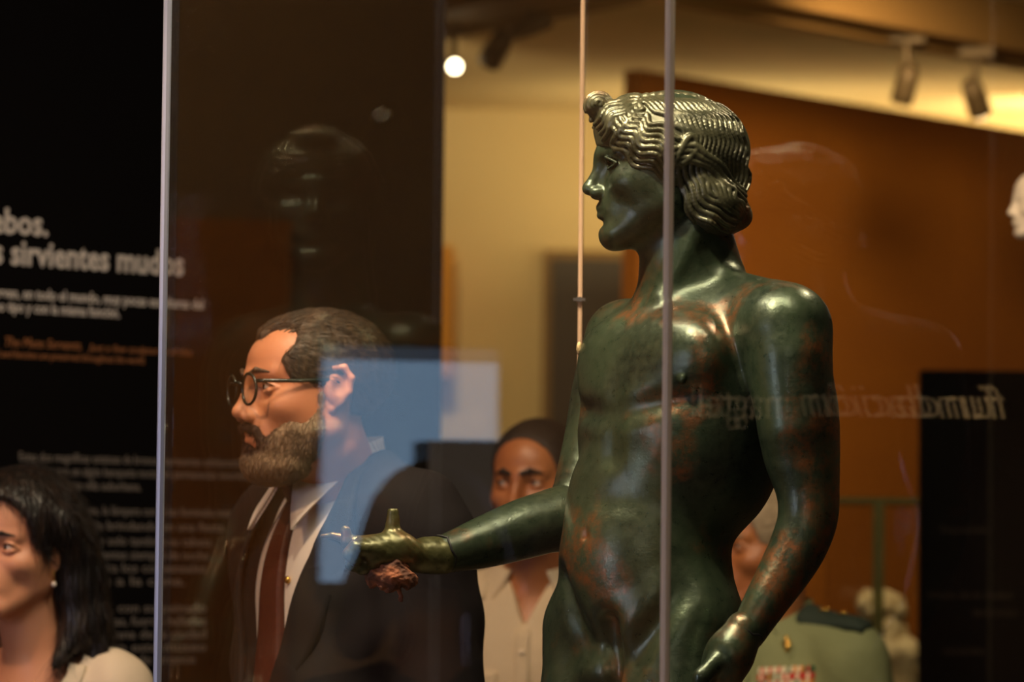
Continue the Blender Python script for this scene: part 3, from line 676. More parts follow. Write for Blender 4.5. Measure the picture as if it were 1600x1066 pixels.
# shoulders and chest
SL = A(1229, 514, -.135); SR = A(972, 532, .14)
g.cap(A(1112, 446, .0), A(1200, 488, -.09), .030, .044, .025); g.cap(A(1045, 500, .04), A(985, 515, .12), .030, .036, .03)
g.cap(A(1090, 530, .02), A(1075, 570, .02), .070, .09, .03)
g.cap(SR, A(1075, 520, .02), .042, .055, .03); g.cap(SL, A(1100, 525, .02), .052, .065, .03)
CF = tf(1062, 600, .0)
g.ell(CF, (0, 0, -.012), (.155, .116, .145), .03)
g.ell(CF, (-.066, .064, .028), (.064, .036, .060), .025); g.ell(CF, (.074, .064, .030), (.076, .042, .062), .025)
g.ell(tf(1048, 700, .0), (0, 0, 0), (.142, .114, .13), .04)
g.ell(tf(1128, 670, -.03), (0, 0, 0), (.070, .09, .14), .05)           # side of the back
g.ell(tf(1010, 850, .0), (0, 0, 0), (.118, .106, .14), .04)
g.ell(tf(1013, 950, .0), (0, 0, 0), (.130, .114, .11), .04)
g.ell(tf(1010, 868, .0), (0, .026, 0), (.095, .086, .085), .04)          # belly
WF = tf(1018, 850, 0)
g.ell(tf(935, 775, -.03), (0, 0, 0), (.05, .02, .05), .03)
for z in (700, 775):                                                  # stomach folds
    g.cap(A(930, z, -.10), A(985, z+2, -.13), .006, .006, .03, 's')
nv = march(g, WF, [0.0], [(850-833)/1121.])[0]
g.fcap(WF, (0, nv+.004, .017), (0, nv+.002, .009), .0045, .004, .008, 's')
g.fcap(CF, (0, .132, .05), (0, .135, -.10), .008, .006, .03, 's')      # middle line
g.fcap(CF, (-.02, .134, -.045), (-.11, .087, -.035), .004, .004, .03, 's'); g.fcap(CF, (.02, .134, -.045), (.12, .089, -.022), .004, .004, .03, 's')
for u_, w_ in ((.110, .0),):
    v_ = march(g, CF, [u_], [w_])[0]; g.ell(CF, (u_, v_+.0015, w_), (.0065, .004, .0065), .004)
# left arm, hanging
def schain(pts, rads, n=7, k=.002):
    P = [np.array(p) for p in pts]; P = [2*P[0]-P[1]]+P+[2*P[-1]-P[-2]]; R_c = [rads[0]]+list(rads)+[rads[-1]]; out = []; rr = []
    for a in range(1, len(P)-2):
        for b_ in range(n):
            t = b_/n; f = lambda q: .5*(2*q[a]+(q[a+1]-q[a-1])*t+(2*q[a-1]-5*q[a]+4*q[a+1]-q[a+2])*t*t+(3*q[a]-q[a-1]-3*q[a+1]+q[a+2])*t**3)
            out.append(f(P)); rr.append(f(R_c))
    out.append(P[-2]); rr.append(R_c[-2]); g.chain(out, rr, k)
g.cap(SL, A(1236, 575, -.14), .058, .056, .03)
schain([SL, A(1235, 590, -.14), A(1246, 645, -.14), A(1252, 705, -.145), A(1262, 765, -.15), A(1262, 810, -.153), A(1248, 852, -.16), A(1226, 893, -.17), A(1196, 942, -.185), A(1168, 990, -.195)],
       [.058, .0565, .0555, .0520, .0425, .0400, .0380, .0345, .0290, .0240])
g.cap(A(1236, 560, -.16), A(1243, 660, -.16), .046, .044, .02)
ER = A(897, 806, .10)
g.cap(SR, A(950, 590, .15), .050, .047, .03)
schain([SR, A(945, 610, .15), A(924, 690, .14), ER], [.051, .0465, .0395, .038])
schain([ER, A(868, 812, .08), A(820, 826, .055), A(755, 848, .02), A(692, 867, -.017)], [.041, .0430, .0420, .0355, .0262])
g.cap(ER, A(880, 812, .09), .041, .042, .015)
# hips and legs down to the plinth
HR_ = A(932, 985, .05); HL_ = A(1058, 985, -.06)
KR = A(925, 1290, .02); KL = A(1040, 1290, -.07); zf = CZ0
g.cap(HR_, A(928, 1100, .03), .076, .072, .03); g.cap(A(928, 1100, .03), KR, .072, .048, .02)
g.cap(HL_, A(1052, 1100, -.08), .088, .080, .03); g.cap(A(1052, 1100, -.08), KL, .080, .050, .02)
g.ell(tf(1062, 1000, .04), (0, -.01, 0), (.10, .08, .08), .04)
for K_ in (KR, KL):
    an = np.array([K_[0]+.02, K_[1]+.01, zf+.07]); g.cap(K_, an, .049, .030, .02); g.cap(an, (an[0]-.10, an[1]-.085, zf+.022), .030, .022, .02); g.cap((an[0], an[1], zf+.04), (an[0]+.02, an[1]+.015, zf+.028), .030, .028, .02)
g.cap(A(955, 975, -.09), A(958, 1066, -.085), .010, .014, .03, 's')
g.cap(A(884, 900, -.02), A(912, 1010, -.07), .006, .008, .03, 's')
g.cap(A(1075, 905, -.15), A(985, 1030, -.13), .007, .007, .035, 's')
g.ell(tf(945, 1052, -.045), (0, .0, 0), (.036, .030, .026), .03)       # small mound, plain
g.plane((0, 0, zf+.002), (0, 0, -1), (-.4, 4.9, zf-.03), (.6, 5.8, zf+.03), .002)
xs = axis((-.115, .085, .0032), (.085, .335, .0016), (.335, .50, .0032))
ys = axis((5.02, 5.26, .0032), (5.26, 5.43, .0017), (5.43, 5.62, .0032))
zs = axis((zf-.01, 1.22, .008), (1.22, 1.80, .0030), (1.80, 2.08, .0015))
V, Q = g.mesh(xs, ys, zs)
bd = npmesh('body', V, Q, M['bronze'], st)
# crack collars and hands
def small(name, fld, c, r, step, m, parent): 
    V, Q = fld.mesh(*[np.arange(c[i]-r[i], c[i]+r[i], step) for i in range(3)]); return npmesh(name, V, Q, m, parent)
h = Field(); C_ = A(618, 858, -.04)
def hp(x, y, d): return A(x, y, d)
h.cap(hp(690, 868, -.018), hp(668, 868, -.025), .0265, .0235, .01)
h.cap(hp(668, 868, -.025), hp(632, 871, -.035), .0225, .021, .012)
h.ell(Frame(hp(598, 864, -.045), 60), (0, 0, 0), (.036, .042, .020), .015)
h.cap(hp(640, 862, -.055), hp(585, 866, -.07), .017, .017, .015)
# thumb base with the broken upright peg
h.chain([hp(612, 848, -.055), hp(613, 832, -.055), hp(614, 815, -.055), hp(614, 801, -.055)], [.021, .0095, .0068, .0080], .010)
h.cap(hp(614, 803, -.055), hp(614, 790, -.055), .0045, .0045, .002, 's')
h.cap(hp(628, 850, -.06), hp(566, 852, -.075), .0155, .013, .012)
# four curled fingers, tips to the left
h.chain([hp(590, 858, -.078), hp(556, 857, -.088), hp(547, 866, -.090), hp(556, 876, -.088)], [.0130, .0110, .0100, .0085], .004)
h.chain([hp(600, 880, -.060), hp(566, 887, -.074), hp(548, 882, -.074), hp(556, 874, -.072)], [.0125, .0095, .0082, .0075], .004)
h.chain([hp(594, 858, -.045), hp(560, 850, -.050), hp(543, 846, -.052), hp(540, 829, -.054)], [.0130, .0110, .0090, .0070], .004)
h.chain([hp(595, 858, -.025), hp(560, 850, -.020), hp(540, 842, -.020), hp(520, 837, -.020), hp(503, 838, -.020)], [.0120, .0100, .0075, .0045, .0028], .003)
# the crack between thumb pad and palm
h.chain([hp(633, 846, -.081), hp(622, 862, -.088), hp(600, 874, -.096), hp(572, 879, -.101), hp(540, 884, -.102)], [.0030]*5, .002, 's')
h.disp(lambda X, Y, Z: (.0002*np.sin(X*420+Z*160)*np.sin(Z*390+Y*200)).astype(np.float32), C_-.15, C_+.15)
o = small('right_hand', h, C_, (.125, .075, .08), .0015, M['bronze_hand'], st); o['label'] = 'outstretched bronze hand with a broken peg'
mb = MB(); n = 26; c0 = A(693.5, 865, -.0165); ax = A(690, 866, -.018)-A(700, 862.5, -.012); ax /= np.linalg.norm(ax); b1 = np.cross(ax, (0, 0, 1.)); b1 /= np.linalg.norm(b1); b2 = np.cross(b1, ax)
pts = []
for i in range(n+1):
    t_ = 2*math.pi*i/n; pts.append(c0+(b1*math.cos(t_)+b2*math.sin(t_))*.0262+ax*(.0022*math.sin(5*t_)+.001*math.sin(11*t_)))
mb.tube(pts, .0016, 6, False); mb.build('wrist_crack', M['dark'], st, True)
r_ = Field(); c_ = A(610, 905, -.07)
for (x, y, d, a_, b_) in [(590, 900, -.065, .017, .011), (615, 903, -.07, .020, .013), (637, 905, -.065, .014, .013), (608, 915, -.07, .014, .010), (583, 908, -.06, .010, .010)]:
    r_.ell(Frame(A(x, y, d), 60), (0, 0, 0), (a_, a_, b_), .006)
r_.chain([A(622, 918, -.07), A(626, 928, -.07), A(625, 938, -.07)], [.004, .0022, .003], .003)
r_.cap(A(612, 893, -.065), A(612, 884, -.06), .02, .02, .01)
r_.disp(lambda X, Y, Z: (.0022*np.sin(X*230+1+Z*90)*np.sin(Z*260+Y*60)*np.sin(Y*200)+.0012*np.sin(X*430+2*np.sin(Z*300))*np.sin(Z*510+Y*300)).astype(np.float32), c_-.1, c_+.1)
o = small('casting_remnant', r_, c_, (.06, .05, .045), .0016, M['rust'], st); o['label'] = 'rust brown lump under the outstretched hand'
# left hand, low at the frame edge
h = Field(); C_ = A(1120, 1050, -.20)
h.cap(A(1163, 985, -.197), A(1146, 1018, -.20), .0265, .030, .01)
h.ell(Frame(A(1130, 1042, -.20), R=Frame((0, 0, 0), 60, tilt=-35).R), (0, 0, 0), (.036, .026, .048), .02)
for i, (dx, dd, ln) in enumerate(((-20, -.022, 1.0), (-6, -.010, 1.08), (8, .004, 1.0), (20, .016, .85))):
    p = A(1108+dx*.6, 1072+i*5, -.20+dd); q = A(1088+dx*.7, 1072+34*ln+i*6, -.205+dd); q2 = A(1092+dx*.8, 1072+62*ln+i*5, -.195+dd); q3 = A(1106+dx*.8, 1072+76*ln+i*4, -.18+dd)
    h.chain([A(1128+dx*.4, 1045+i*4, -.20+dd*.6), p, q, q2, q3], [.013, .0115, .0095, .0085, .0075], .004)
h.chain([A(1120, 1035, -.225), A(1096, 1058, -.235), A(1088, 1092, -.235)], [.014, .011, .009], .006)
o = small('left_hand', h, C_, (.10, .075, .13), .0024, M['bronze'], st)
mb = MB(); c0 = A(1163, 988, -.196); ax = A(1168, 990, -.195)-A(1208, 925, -.18); ax /= np.linalg.norm(ax); b1 = np.cross(ax, (0, 1., 0)); b1 /= np.linalg.norm(b1); b2 = np.cross(b1, ax)
mb.tube([c0+(b1*math.cos(2*math.pi*i/n)+b2*math.sin(2*math.pi*i/n))*.0268+ax*(.003*math.sin(3*2*math.pi*i/n)+.0015*math.sin(18*math.pi*i/n)) for i in range(n+1)], .0016, 6, False); mb.build('wrist_crack', M['dark'], st, True)
# chest scar: small ring of a missing inlay
pp = np.array([A(x_, 545, .02+.004*k_) for x_ in range(900, 935) for k_ in range(-25, 35)]); ff = g.eval(pp); q_ = pp[ff < .0015]; c0 = q_[np.argmin(q_[:, 0])] if len(q_) else A(918, 545, .02); mb = MB(); mb.ellip(c0, (.004, .006, .010), 14, 8); o = mb.build('broken_inlay', M['marble'], st, True)
# ---- hair of the statue
def hp2(px, py): return ((1039-px)/1121., (259-py)/1121.)       # -> v, w in the head frame
H = Field()
cv, cw, rv, rw, ru = -.012, .020, .104, .083, .083
H.ell(HF, (0, cv, cw), (ru, rv, rw), .01)
H.ell(HF, (0, .038, .052), (.060, .062, .042), .02)
H.fcap(HF, (-.042, .072, .056), (.042, .072, .056), .019, .019, .015)
H.fcap(HF, (-.055, .055, .045), (-.078, .012, .012), .020, .018, .015); H.fcap(HF, (.055, .055, .045), (.078, .012, .012), .020, .018, .015)
H.ell(HF, (0, .066, -.035), (.070, .05, .068), .008, 's')             # face left free
H.ell(HF, (0, .035, -.075), (.090, .07, .070), .008, 's')
H.plane(HF.p((0, -.02, -.052)), (.0, .0, -1), HO-.2, HO+.2, .01)
for (px, py, u_, a_, b_) in [(1105, 318, .045, .040, .036), (1140, 330, .020, .026, .022), (1128, 352, .030, .020, .015), (1090, 300, .045, .022, .03), (1155, 338, .0, .016, .014), (1108, 350, .045, .014, .013), (1148, 280, .0, .016, .034)]:
    v_, w_ = hp2(px, py)
    for s in (-1, 1): H.ell(HF, (s*u_, v_, w_), (.028, a_, b_), .012)
v_, w_ = hp2(1120, 325); H.ell(HF, (0, v_, w_), (.05, .035, .038), .02)
HBASE = Field(); HBASE.P = list(H.P)
def surfs(vw, side):
    """side surface of the hair mass over points (v, w) of the head frame"""
    vw = np.array(vw); best = np.full(len(vw), .13); d = np.full(len(vw), 9.)
    u = np.full(len(vw), .13)
    for _ in range(70):
        P = HF.O+(side*u[:, None]*HF.R[0]+vw[:, :1]*HF.R[1]+vw[:, 1:]*HF.R[2])
        f = HBASE.eval(P); better = f < d-1e-5; best = np.where(better, u, best); d = np.where(better, f, d)
        u = np.where(f < .0004, u, np.maximum(u-np.clip(f, .0003, .02)*.8, 0))
    return np.where(d < .0012, u, best*.9)
def lock(P, r, amp, waves, side, ph=0, n=22, k=.0015, rend=.6):
    """a wavy strand along a Bezier curve given in photograph-like side-view units of the head"""
    P = [np.array(hp2(*p)) for p in P]; pts = []; rad = []
    for i in range(n+1):
        t = i/n
        if len(P) == 3: c = (1-t)**2*P[0]+2*t*(1-t)*P[1]+t*t*P[2]; d = 2*(1-t)*(P[1]-P[0])+2*t*(P[2]-P[1])
        else: c = (1-t)**3*P[0]+3*t*(1-t)**2*P[1]+3*t*t*(1-t)*P[2]+t**3*P[3]; d = 3*(1-t)**2*(P[1]-P[0])+6*t*(1-t)*(P[2]-P[1])+3*t*t*(P[3]-P[2])
        d = d/(np.linalg.norm(d)+1e-9); nn = np.array([-d[1], d[0]])
        c = c+nn*amp/1121*math.sin(2*math.pi*waves*t+ph)*min(1, 4*t+.2)
        qq = math.hypot((c[0]-cv)/(rv-.001), (c[1]-cw)/(rw-.001))
        if qq > 1 and c[0] < .02 and c[1] > -.005: c = np.array([cv, cw])+(c-np.array([cv, cw]))/qq
        pts.append(c); rad.append(r*(1-(1-rend)*t)*(.85+.3*math.sin(math.pi*t)))
    us = surfs(pts, side); H.chain([HF.p((side*(u_+rad[i]*.25), q[0], q[1])) for i, (u_, q) in enumerate(zip(us, pts))], rad, k)
for side in (-1, 1):
    # strands over the skull, top to the twisted band
    for i in range(17):
        t = i/16.; x0 = 990+128*t; x1 = 1064+100*t; y1 = 232+70*t
        bow = 6+85*t
        lock([(x0, 160+4*t), (x0+8+bow*.75, 172+10*t), (x1+10+bow*.10, 205+25*t), (x1, y1)], .0033, 2.6, 3.4, side, .25*i, 26, .0007, .85)
    # waves framing the face
    for i in range(8):
        t = i/7.
        lock([(962+40*t, 190-24*t), (938+46*t, 236-46*t), (980+26*t, 256-62*t), (1054+14*t, 300-72*t)], .0040, 5.2, 3.4, side, 0.12*i, 34, .0007, .9)
    # forelock above the brow
    for i in range(5):
        t = i/4.
        lock([(996-4*t, 152+22*t), (968-4*t, 152+34*t), (950-6*t, 170+34*t), (921+22*t, 186+38*t)], .0046, 3.6, 1.8, side, .5*i, 26, .0007, .85)
    # twisted band to the nape
    for i in range(3):
        lock([(1045, 244+9*i), (1090, 222+10*i), (1110, 262+10*i), (1162, 300+9*i)], .0050, 2.2, 2.5, side, 1.4*i, 24, .0008, .9)
    lock([(1052, 262), (1062, 226), (1078, 210), (1085, 240)], .006, 2, 1, side, 0, 14); lock([(1085, 240), (1075, 262), (1058, 270), (1052, 255)], .0055, 1, 1, side, 0, 14)
    # lower bunch
    for i in range(5):
        t = i/4.
        for (pp) in ([(1056+40*t, 262+8*t), (1062+34*t, 306+2*t), (1080+40*t, 362-36*t), (1136+32*t, 364-36*t)],):
            lock(pp, .0040, 3, 2.2, side, .5*i, 24, .0008, .8)
    for i in range(5):
        t = i/4.
        lock([(1092+46*t, 262+26*t), (1098+44*t, 300+14*t), (1128+26*t, 322+4*t), (1158+8*t, 352-24*t)], .0040, 2.8, 2.0, side, .6*i, 24, .0008, .9)
    lock([(1052, 285), (1050, 310), (1062, 325), (1072, 350)], .0052, 2.5, 1.6, side, 0, 16); lock([(1060, 290), (1068, 315), (1070, 330), (1086, 362)], .0050, 2.5, 1.6, side, 1, 16)
# parting roll along the top and the curled knot in front
for side in (-1, 1):
    rl = [hp2(968+150*i/40., 163-8*math.sin(math.pi*min(i/24., 1)*.5)+20*max(0, i/40.-.62)) for i in range(41)]; uu = surfs(rl, side)
    pts = [HF.p((side*(.4*u_+.010), q[0], q[1])) for u_, q in zip(uu, rl)]
    H.chain(pts, [(.0078+.0014*math.sin(i*1.9))*min(1, (41-i)/9.) for i in range(41)], .0015)
kc = hp2(934, 166); H.ell(HF, (0, kc[0], kc[1]), (.034, .0200, .0175), .008); H.ell(HF, (0, kc[0]-.02, kc[1]-.012), (.04, .020, .014), .012)
H.ell(HF, (0, kc[0]-.016, kc[1]-.006), (.024, .020, .011), .008)
for side in (-1, 1):
    for rr in (.0040, .0090, .0140, .0182):
        pp = []
        for i in range(19):
            t = math.radians(-25+250*i/18.); u_ = .034*math.sqrt(max(.015, 1-(rr/.0186)**2))
            pp.append(HF.p((side*u_, kc[0]+rr*1.05*math.cos(t), kc[1]+rr*math.sin(t))))
        H.chain(pp, [.0026]*19, .0008)
V, Q = H.mesh(axis((.070, .345, .0012)), axis((5.225, 5.455, .0013)), axis((1.84, 2.085, .0012)))
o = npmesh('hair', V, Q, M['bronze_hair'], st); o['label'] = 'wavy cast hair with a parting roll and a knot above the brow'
# ------------------------------------------------------------------ people
def mesh_part(name, fld, lo, hi, steps, m, parent, label=None):
    """steps: list of (z0, z1, step) with matching horizontal step steps[0]"""
    V, Q = fld.mesh(np.arange(lo[0], hi[0], steps[0]), np.arange(lo[1], hi[1], steps[1]), axis(*steps[2]))
    o = npmesh(name, V, Q, m, parent)
    if label: o['label'] = label
    return o
def body_prims(g, B, infl=0.0, arms=None, sw=.185, k=.03, legs=False, torso=True, build=1.0, arm_k=.03, armfrac=1.0):
    i = infl; b = build
    if torso:
        g.ell(B, (0, .0, -.18), (.160*b+i, .112*b+i, .19+i), k)
        for s in (-1, 1):
            g.fcap(B, (0, -.015, -.05), (s*(sw-.01), -.01, -.070), .050+i, .052+i, k)
            g.fcap(B, (s*.02, -.02, .005), (s*(sw-.05), -.01, -.045), .028+i, .034+i, k)
        g.ell(B, (0, .015, -.38), (.150*b+i, .112*b+i, .20), k+.02); g.ell(B, (0, .0, -.54), (.165*b+i, .118*b+i, .13), k+.02)
    arms = arms or {}
    for s in (-1, 1):
        P = arms.get(s, [(s*(sw+.035), -.03, -.36), (s*(sw+.02), .07, -.60)])
        a = (s*(sw-.005), -.005, -.082)
        g.fcap(B, a, P[0], .058+i, .045+i, arm_k); g.fcap(B, P[0], P[1], .045+i, .032+i*1.3, .02)
def hands(g, B, arms, sw):
    for s in (-1, 1):
        P = (arms or {}).get(s, [(s*(sw+.035), -.03, -.36), (s*(sw+.02), .07, -.60)])
        e = np.array(P[0], float); w_ = np.array(P[1], float); d = w_-e; d /= np.linalg.norm(d)
        side = np.array([0, 1., 0]) if abs(d[2]) > .6 else np.array([1., 0, 0]); side = side-d*np.dot(side, d); side /= np.linalg.norm(side)
        g.fcap(B, w_-d*.02, w_+d*.03, .026, .026, .01); g.fcap(B, w_+d*.03, w_+d*.08, .024, .026, .012)
        n_ = np.cross(d, side); n_ = n_*(1 if np.dot(n_, (-s, 0, 0)) > 0 else -1)
        for i, ln in enumerate((.95, 1.05, 1.0, .8)):
            o = side*(.027-.018*i); p0 = w_+d*.085+o; p1 = p0+d*.035*ln+n_*.006; p2 = p1+d*.028*ln+n_*.014; g.fcap(B, p0, p1, .0095, .0088, .004); g.fcap(B, p1, p2, .0088, .0075, .003)
        p0 = w_+d*.03+side*.025; p1 = p0+d*.035+side*.018+n_*.01; p2 = p1+d*.03+n_*.012; g.fcap(B, p0, p1, .012, .010, .006); g.fcap(B, p1, p2, .010, .008, .003)
def trousers(g, B, floor_, infl=.012):
    zf = (floor_-B.O[2])/B.sc
    g.ell(B, (0, 0, -.56), (.170+infl, .122+infl, .12), .03)
    for s in (-1, 1):
        g.fcap(B, (s*.088, 0, -.62), (s*.095, .01, -.62+(zf+.62)*.5), .085+infl, .060+infl, .03); g.fcap(B, (s*.095, .01, -.62+(zf+.62)*.5), (s*.10, -.01, zf+.10), .060+infl, .048+infl, .02)
    g.plane(B.p((0, 0, zf+.05)), (0, 0, -1), B.p((0, 0, zf))-np.array([.5, .5, .15]), B.p((0, 0, zf))+np.array([.5, .5, .06]), .005)
    g.plane(B.p((0, 0, -.50)), (0, 0, 1), B.p((0, 0, -.50))-np.array([.5, .5, .06]), B.p((0, 0, -.40))+np.array([.5, .5, .2]), .005)
def shoes(root, B, m):
    zf = (0-B.O[2])/B.sc
    for s in (-1, 1):
        g = Field(); g.fcap(B, (s*.10, -.03, zf+.045), (s*.11, .05, zf+.042), .042, .042, .02); g.fcap(B, (s*.11, .05, zf+.036), (s*.12, .16, zf+.030), .040, .034, .02); g.fcap(B, (s*.10, -.03, zf+.06), (s*.10, -.02, zf+.10), .040, .044, .01)
        c = B.p((s*.11, .06, zf+.06)); g.plane((c[0], c[1], .003), (0, 0, -1), c-.3, c+.3, .003)
        mesh_part('shoe', g, (c[0]-.2, c[1]-.2), (c[0]+.2, c[1]+.2), (.006, .006, [(-.01, c[2]+.12, .006)]), m, root)
def legs_parts(root, B, m):
    g = Field(); trousers(g, B, 0.0)
    c = B.O; mesh_part('trousers', g, (c[0]-.33, c[1]-.33), (c[0]+.33, c[1]+.33), (.010, .010, [(0.02, c[2]-.35, .012)]), m, root); shoes(root, B, M['shoe'])
def collar(root, B, m, vc=-.012, r0=.062, r1=.076, top=.055, low=.005, tip=-.055, openang=14, wrapdip=.03, name='shirt_collar', th=.003, steep=1.0):
    """turned down shirt collar: stands round the neck, falls to two points in front"""
    n = 48; mb_v = []; rows = 7
    a0 = math.radians(openang)
    V = []; 
    for i in range(n+1):
        t = i/n; ph = a0+(2*math.pi-2*a0)*t; fr = max(0, math.cos(ph)); frp = max(0, (abs(t-.5)*2-.62)/.38)
        tp_ = top-.038*((1+math.cos(ph))/2)**1.2*steep; lw = low-(low-tip)*frp**1.4
        for j in range(rows):
            q = j/(rows-1); r = r0+.004+(r1-r0+.022*fr+.018*frp)*q**1.3; z = tp_+(lw-tp_)*q
            spread = math.radians(22)*frp*q*(1 if t < .5 else -1)
            V.append((r*math.sin(ph+spread), vc+r*1.02*math.cos(ph+spread), z))
    V = np.array(V); top_ = np.array([B.p(v) for v in V]); V2 = V.copy(); V2[:, :2] = V2[:, :2]*(1-.045); bot = np.array([B.p(v) for v in V2])
    N = len(V); Q = []
    for i in range(n):
        for j in range(rows-1):
            p = i*rows+j; Q.append((p, p+1, p+rows+1, p+rows)); Q.append((N+p, N+p+rows, N+p+rows+1, N+p+1))
        for j in (0, rows-1):
            p = i*rows+j; q = (p, p+rows, N+p+rows, N+p); Q.append(q)
    for j in range(rows-1):
        for i in (0, n):
            p = i*rows+j; Q.append((p, N+p, N+p+1, p+1))
    return npmesh(name, np.concatenate([top_, bot]), Q, m, root)
def hair_short(g, F, th=.010, line=.055, recede=.0, rough=.0012, back=-.075, side_low=-.012, crown=1.0, top=0.0):
    g.ell(F, (0, -.014, .032*crown+top), (.074+th, .093+th, .083*crown+th), .01); g.ell(F, (0, .020, .040*crown+top), (.064+th*.8, .062+th, .056*crown+th), .02)
    g.ell(F, (0, .105, line-.075), (.085, .075-recede*.3, .080), .012, 's')               # forehead and face free
    for s in (-1, 1):
        if recede: g.ell(F, (s*.042, .080, line), (.028, recede+.02, .030), .012, 's')
        g.ell(F, (s*.072, -.004, -.030), (.030, .030, .048), .008, 's')
        g.ell(F, (s*.05, .055, -.05), (.05, .055, .055), .008, 's')
    g.ell(F, (0, .0, -.115), (.12, .13, .085), .012, 's')
    O = F.O; s_ = F.sc
    def d(X, Y, Z):
        v = (X-O[0])*F.R[1, 0]+(Y-O[1])*F.R[1, 1]+(Z-O[2])*F.R[1, 2]; u = (X-O[0])*F.R[0, 0]+(Y-O[1])*F.R[0, 1]+(Z-O[2])*F.R[0, 2]; w_ = Z-O[2]
        return (rough*np.sin(u*520+np.sin(v*60)*2)*np.sin(w_*190+v*90)+rough*.7*np.sin(w_*420+v*160+u*70)).astype(np.float32)
    g.disp(d, O-.2*s_, O+.2*s_)
def strands(g, F, n, r, c0=(0, -.014, .028), R_=(.079, .099, .078), jit=.0016, seed=1, low=.0, span=1.0):
    q = np.random.RandomState(seed); c0 = np.array(c0); R_ = np.array(R_)
    line = np.array([(.073, .012, .000), (.072, .022, .022), (.064, .036, .048), (.046, .044, .072), (.030, .066, .082), (.0, .074, .084)])
    ends = np.array([(.066, -.055, -.045), (.062, -.070, -.035), (.050, -.090, -.028), (.038, -.100, -.015), (.02, -.105, .0), (.0, -.106, .01)])
    for i in range(n):
        t = q.rand()*5; k0 = min(int(t), 4); f_ = t-k0; sd = 1 if q.rand() > .5 else -1
        a = line[k0]*(1-f_)+line[k0+1]*f_; b = ends[k0]*(1-f_)+ends[k0+1]*f_
        t0 = q.rand()*.45*(i % 2); t1 = min(1, t0+.35+q.rand()*.6); pts = []; rad = []; ph = q.rand()*6
        for j in range(11):
            tt = t0+(t1-t0)*j/10.; m_ = np.array([a[0]*1.12, -.01, .11]) if k0 > 1 else np.array([.088, -.02, .03])
            p = (1-tt)**2*a+2*tt*(1-tt)*m_+tt*tt*b; d = (p-c0)/R_; p = c0+d/np.linalg.norm(d)*R_*(1+.006*math.sin(ph+tt*7))
            p = p+np.array([jit*math.sin(ph+tt*9), 0, jit*math.cos(ph*2+tt*8)])
            pts.append(F.p((sd*p[0], p[1], p[2]))); rad.append(r*F.sc*(1-.65*abs(j/10.-.35)))
        g.chain(pts, rad, .0012)
def fuzz(name, src, n, length, width, dirfn, m, parent, seed=3, keep=None, attr=None, lift=.35, bend=.4):
    """fine separate hairs rooted on the surface of a mesh object"""
    q = np.random.RandomState(seed); me = src.data; off = np.array(root_loc(parent))
    co = np.zeros(len(me.vertices)*3, np.float32); me.vertices.foreach_get('co', co); co = co.reshape(-1, 3)+off
    nm = np.zeros(len(me.polygons)*3, np.float32); me.polygons.foreach_get('normal', nm); nm = nm.reshape(-1, 3)
    ce = np.zeros(len(me.polygons)*3, np.float32); me.polygons.foreach_get('center', ce); ce = ce.reshape(-1, 3)+off
    ok = np.arange(len(ce)) if keep is None else np.nonzero(keep(ce))[0]
    pick = q.choice(ok, n); P = ce[pick]+q.uniform(-.001, .001, (n, 3)); N = nm[pick]
    D = dirfn(P)+q.normal(0, .16, (n, 3)); D = D-N*(D*N).sum(1, keepdims=True); D /= np.linalg.norm(D, axis=1, keepdims=True)+1e-9
    L = length*q.uniform(.6, 1.3, (n, 1)); S = np.cross(D, N); S /= np.linalg.norm(S, axis=1, keepdims=True)+1e-9; W = width*q.uniform(.6, 1.2, (n, 1))
    P = P-N*.0005; b = P+(D+N*lift)*L*.5; c = P+(D+N*lift*bend)*L
    V = np.stack([P-S*W, P+S*W, P+N*W*1.2, b-S*W*.8, b+S*W*.8, b+N*W, c], 1).reshape(-1, 3)
    base = (np.arange(n)*7)[:, None]
    F = np.concatenate([base+np.array(t)[None] for t in ((0, 1, 4), (0, 4, 3), (1, 2, 5), (1, 5, 4), (2, 0, 3), (2, 3, 5), (3, 4, 6), (4, 5, 6), (5, 3, 6))])
    o = npmesh(name, V, F, m, parent); o['kind'] = 'stuff'
    if attr is not None: a = o.data.attributes.new('grey', 'FLOAT', 'POINT'); a.data.foreach_set('value', attr(V).astype(np.float32))
    return o
# ---- the man in the dark suit
HM = Frame(at(487, 606, 5.80), 66, sc=1.13, pitch=-1)
px_ = 6000/5.78
BM = Frame(at(538, 750, 5.90), 57, sc=1.06)
man = thing('person', 'bearded man in round glasses, dark suit and dark red tie behind the glass case', 'person', (BM.O[0], BM.O[1], 0))
gm = Field(); head(gm, HM, crown=.86)
gm.cap(HM.p((0, -.020, -.07)), BM.p((0, .0, -.03)), .060, .066, .02); gm.ell(HM, (0, .035, -.085), (.045, .045, .03), .02)
body_prims(gm, BM, -.012); hands(gm, BM, None, .185)
c = BM.O; h_ = HM.O
V, Q = gm.mesh(axis((c[0]-.34, h_[0]-.155, .009), (h_[0]-.155, h_[0]+.125, .0019), (h_[0]+.125, c[0]+.36, .009)), axis((c[1]-.38, h_[1]-.13, .009), (h_[1]-.13, h_[1]+.13, .0021), (h_[1]+.13, c[1]+.36, .009)), axis((c[2]-.90, c[2]-.05, .010), (c[2]-.05, h_[2]-.14, .004), (h_[2]-.14, h_[2]+.15, .0018)))
npmesh('body', V, Q, M['skin_man'], man)
face_extras(man, HM, True, M['lip'], M['hair_man'], .0035)
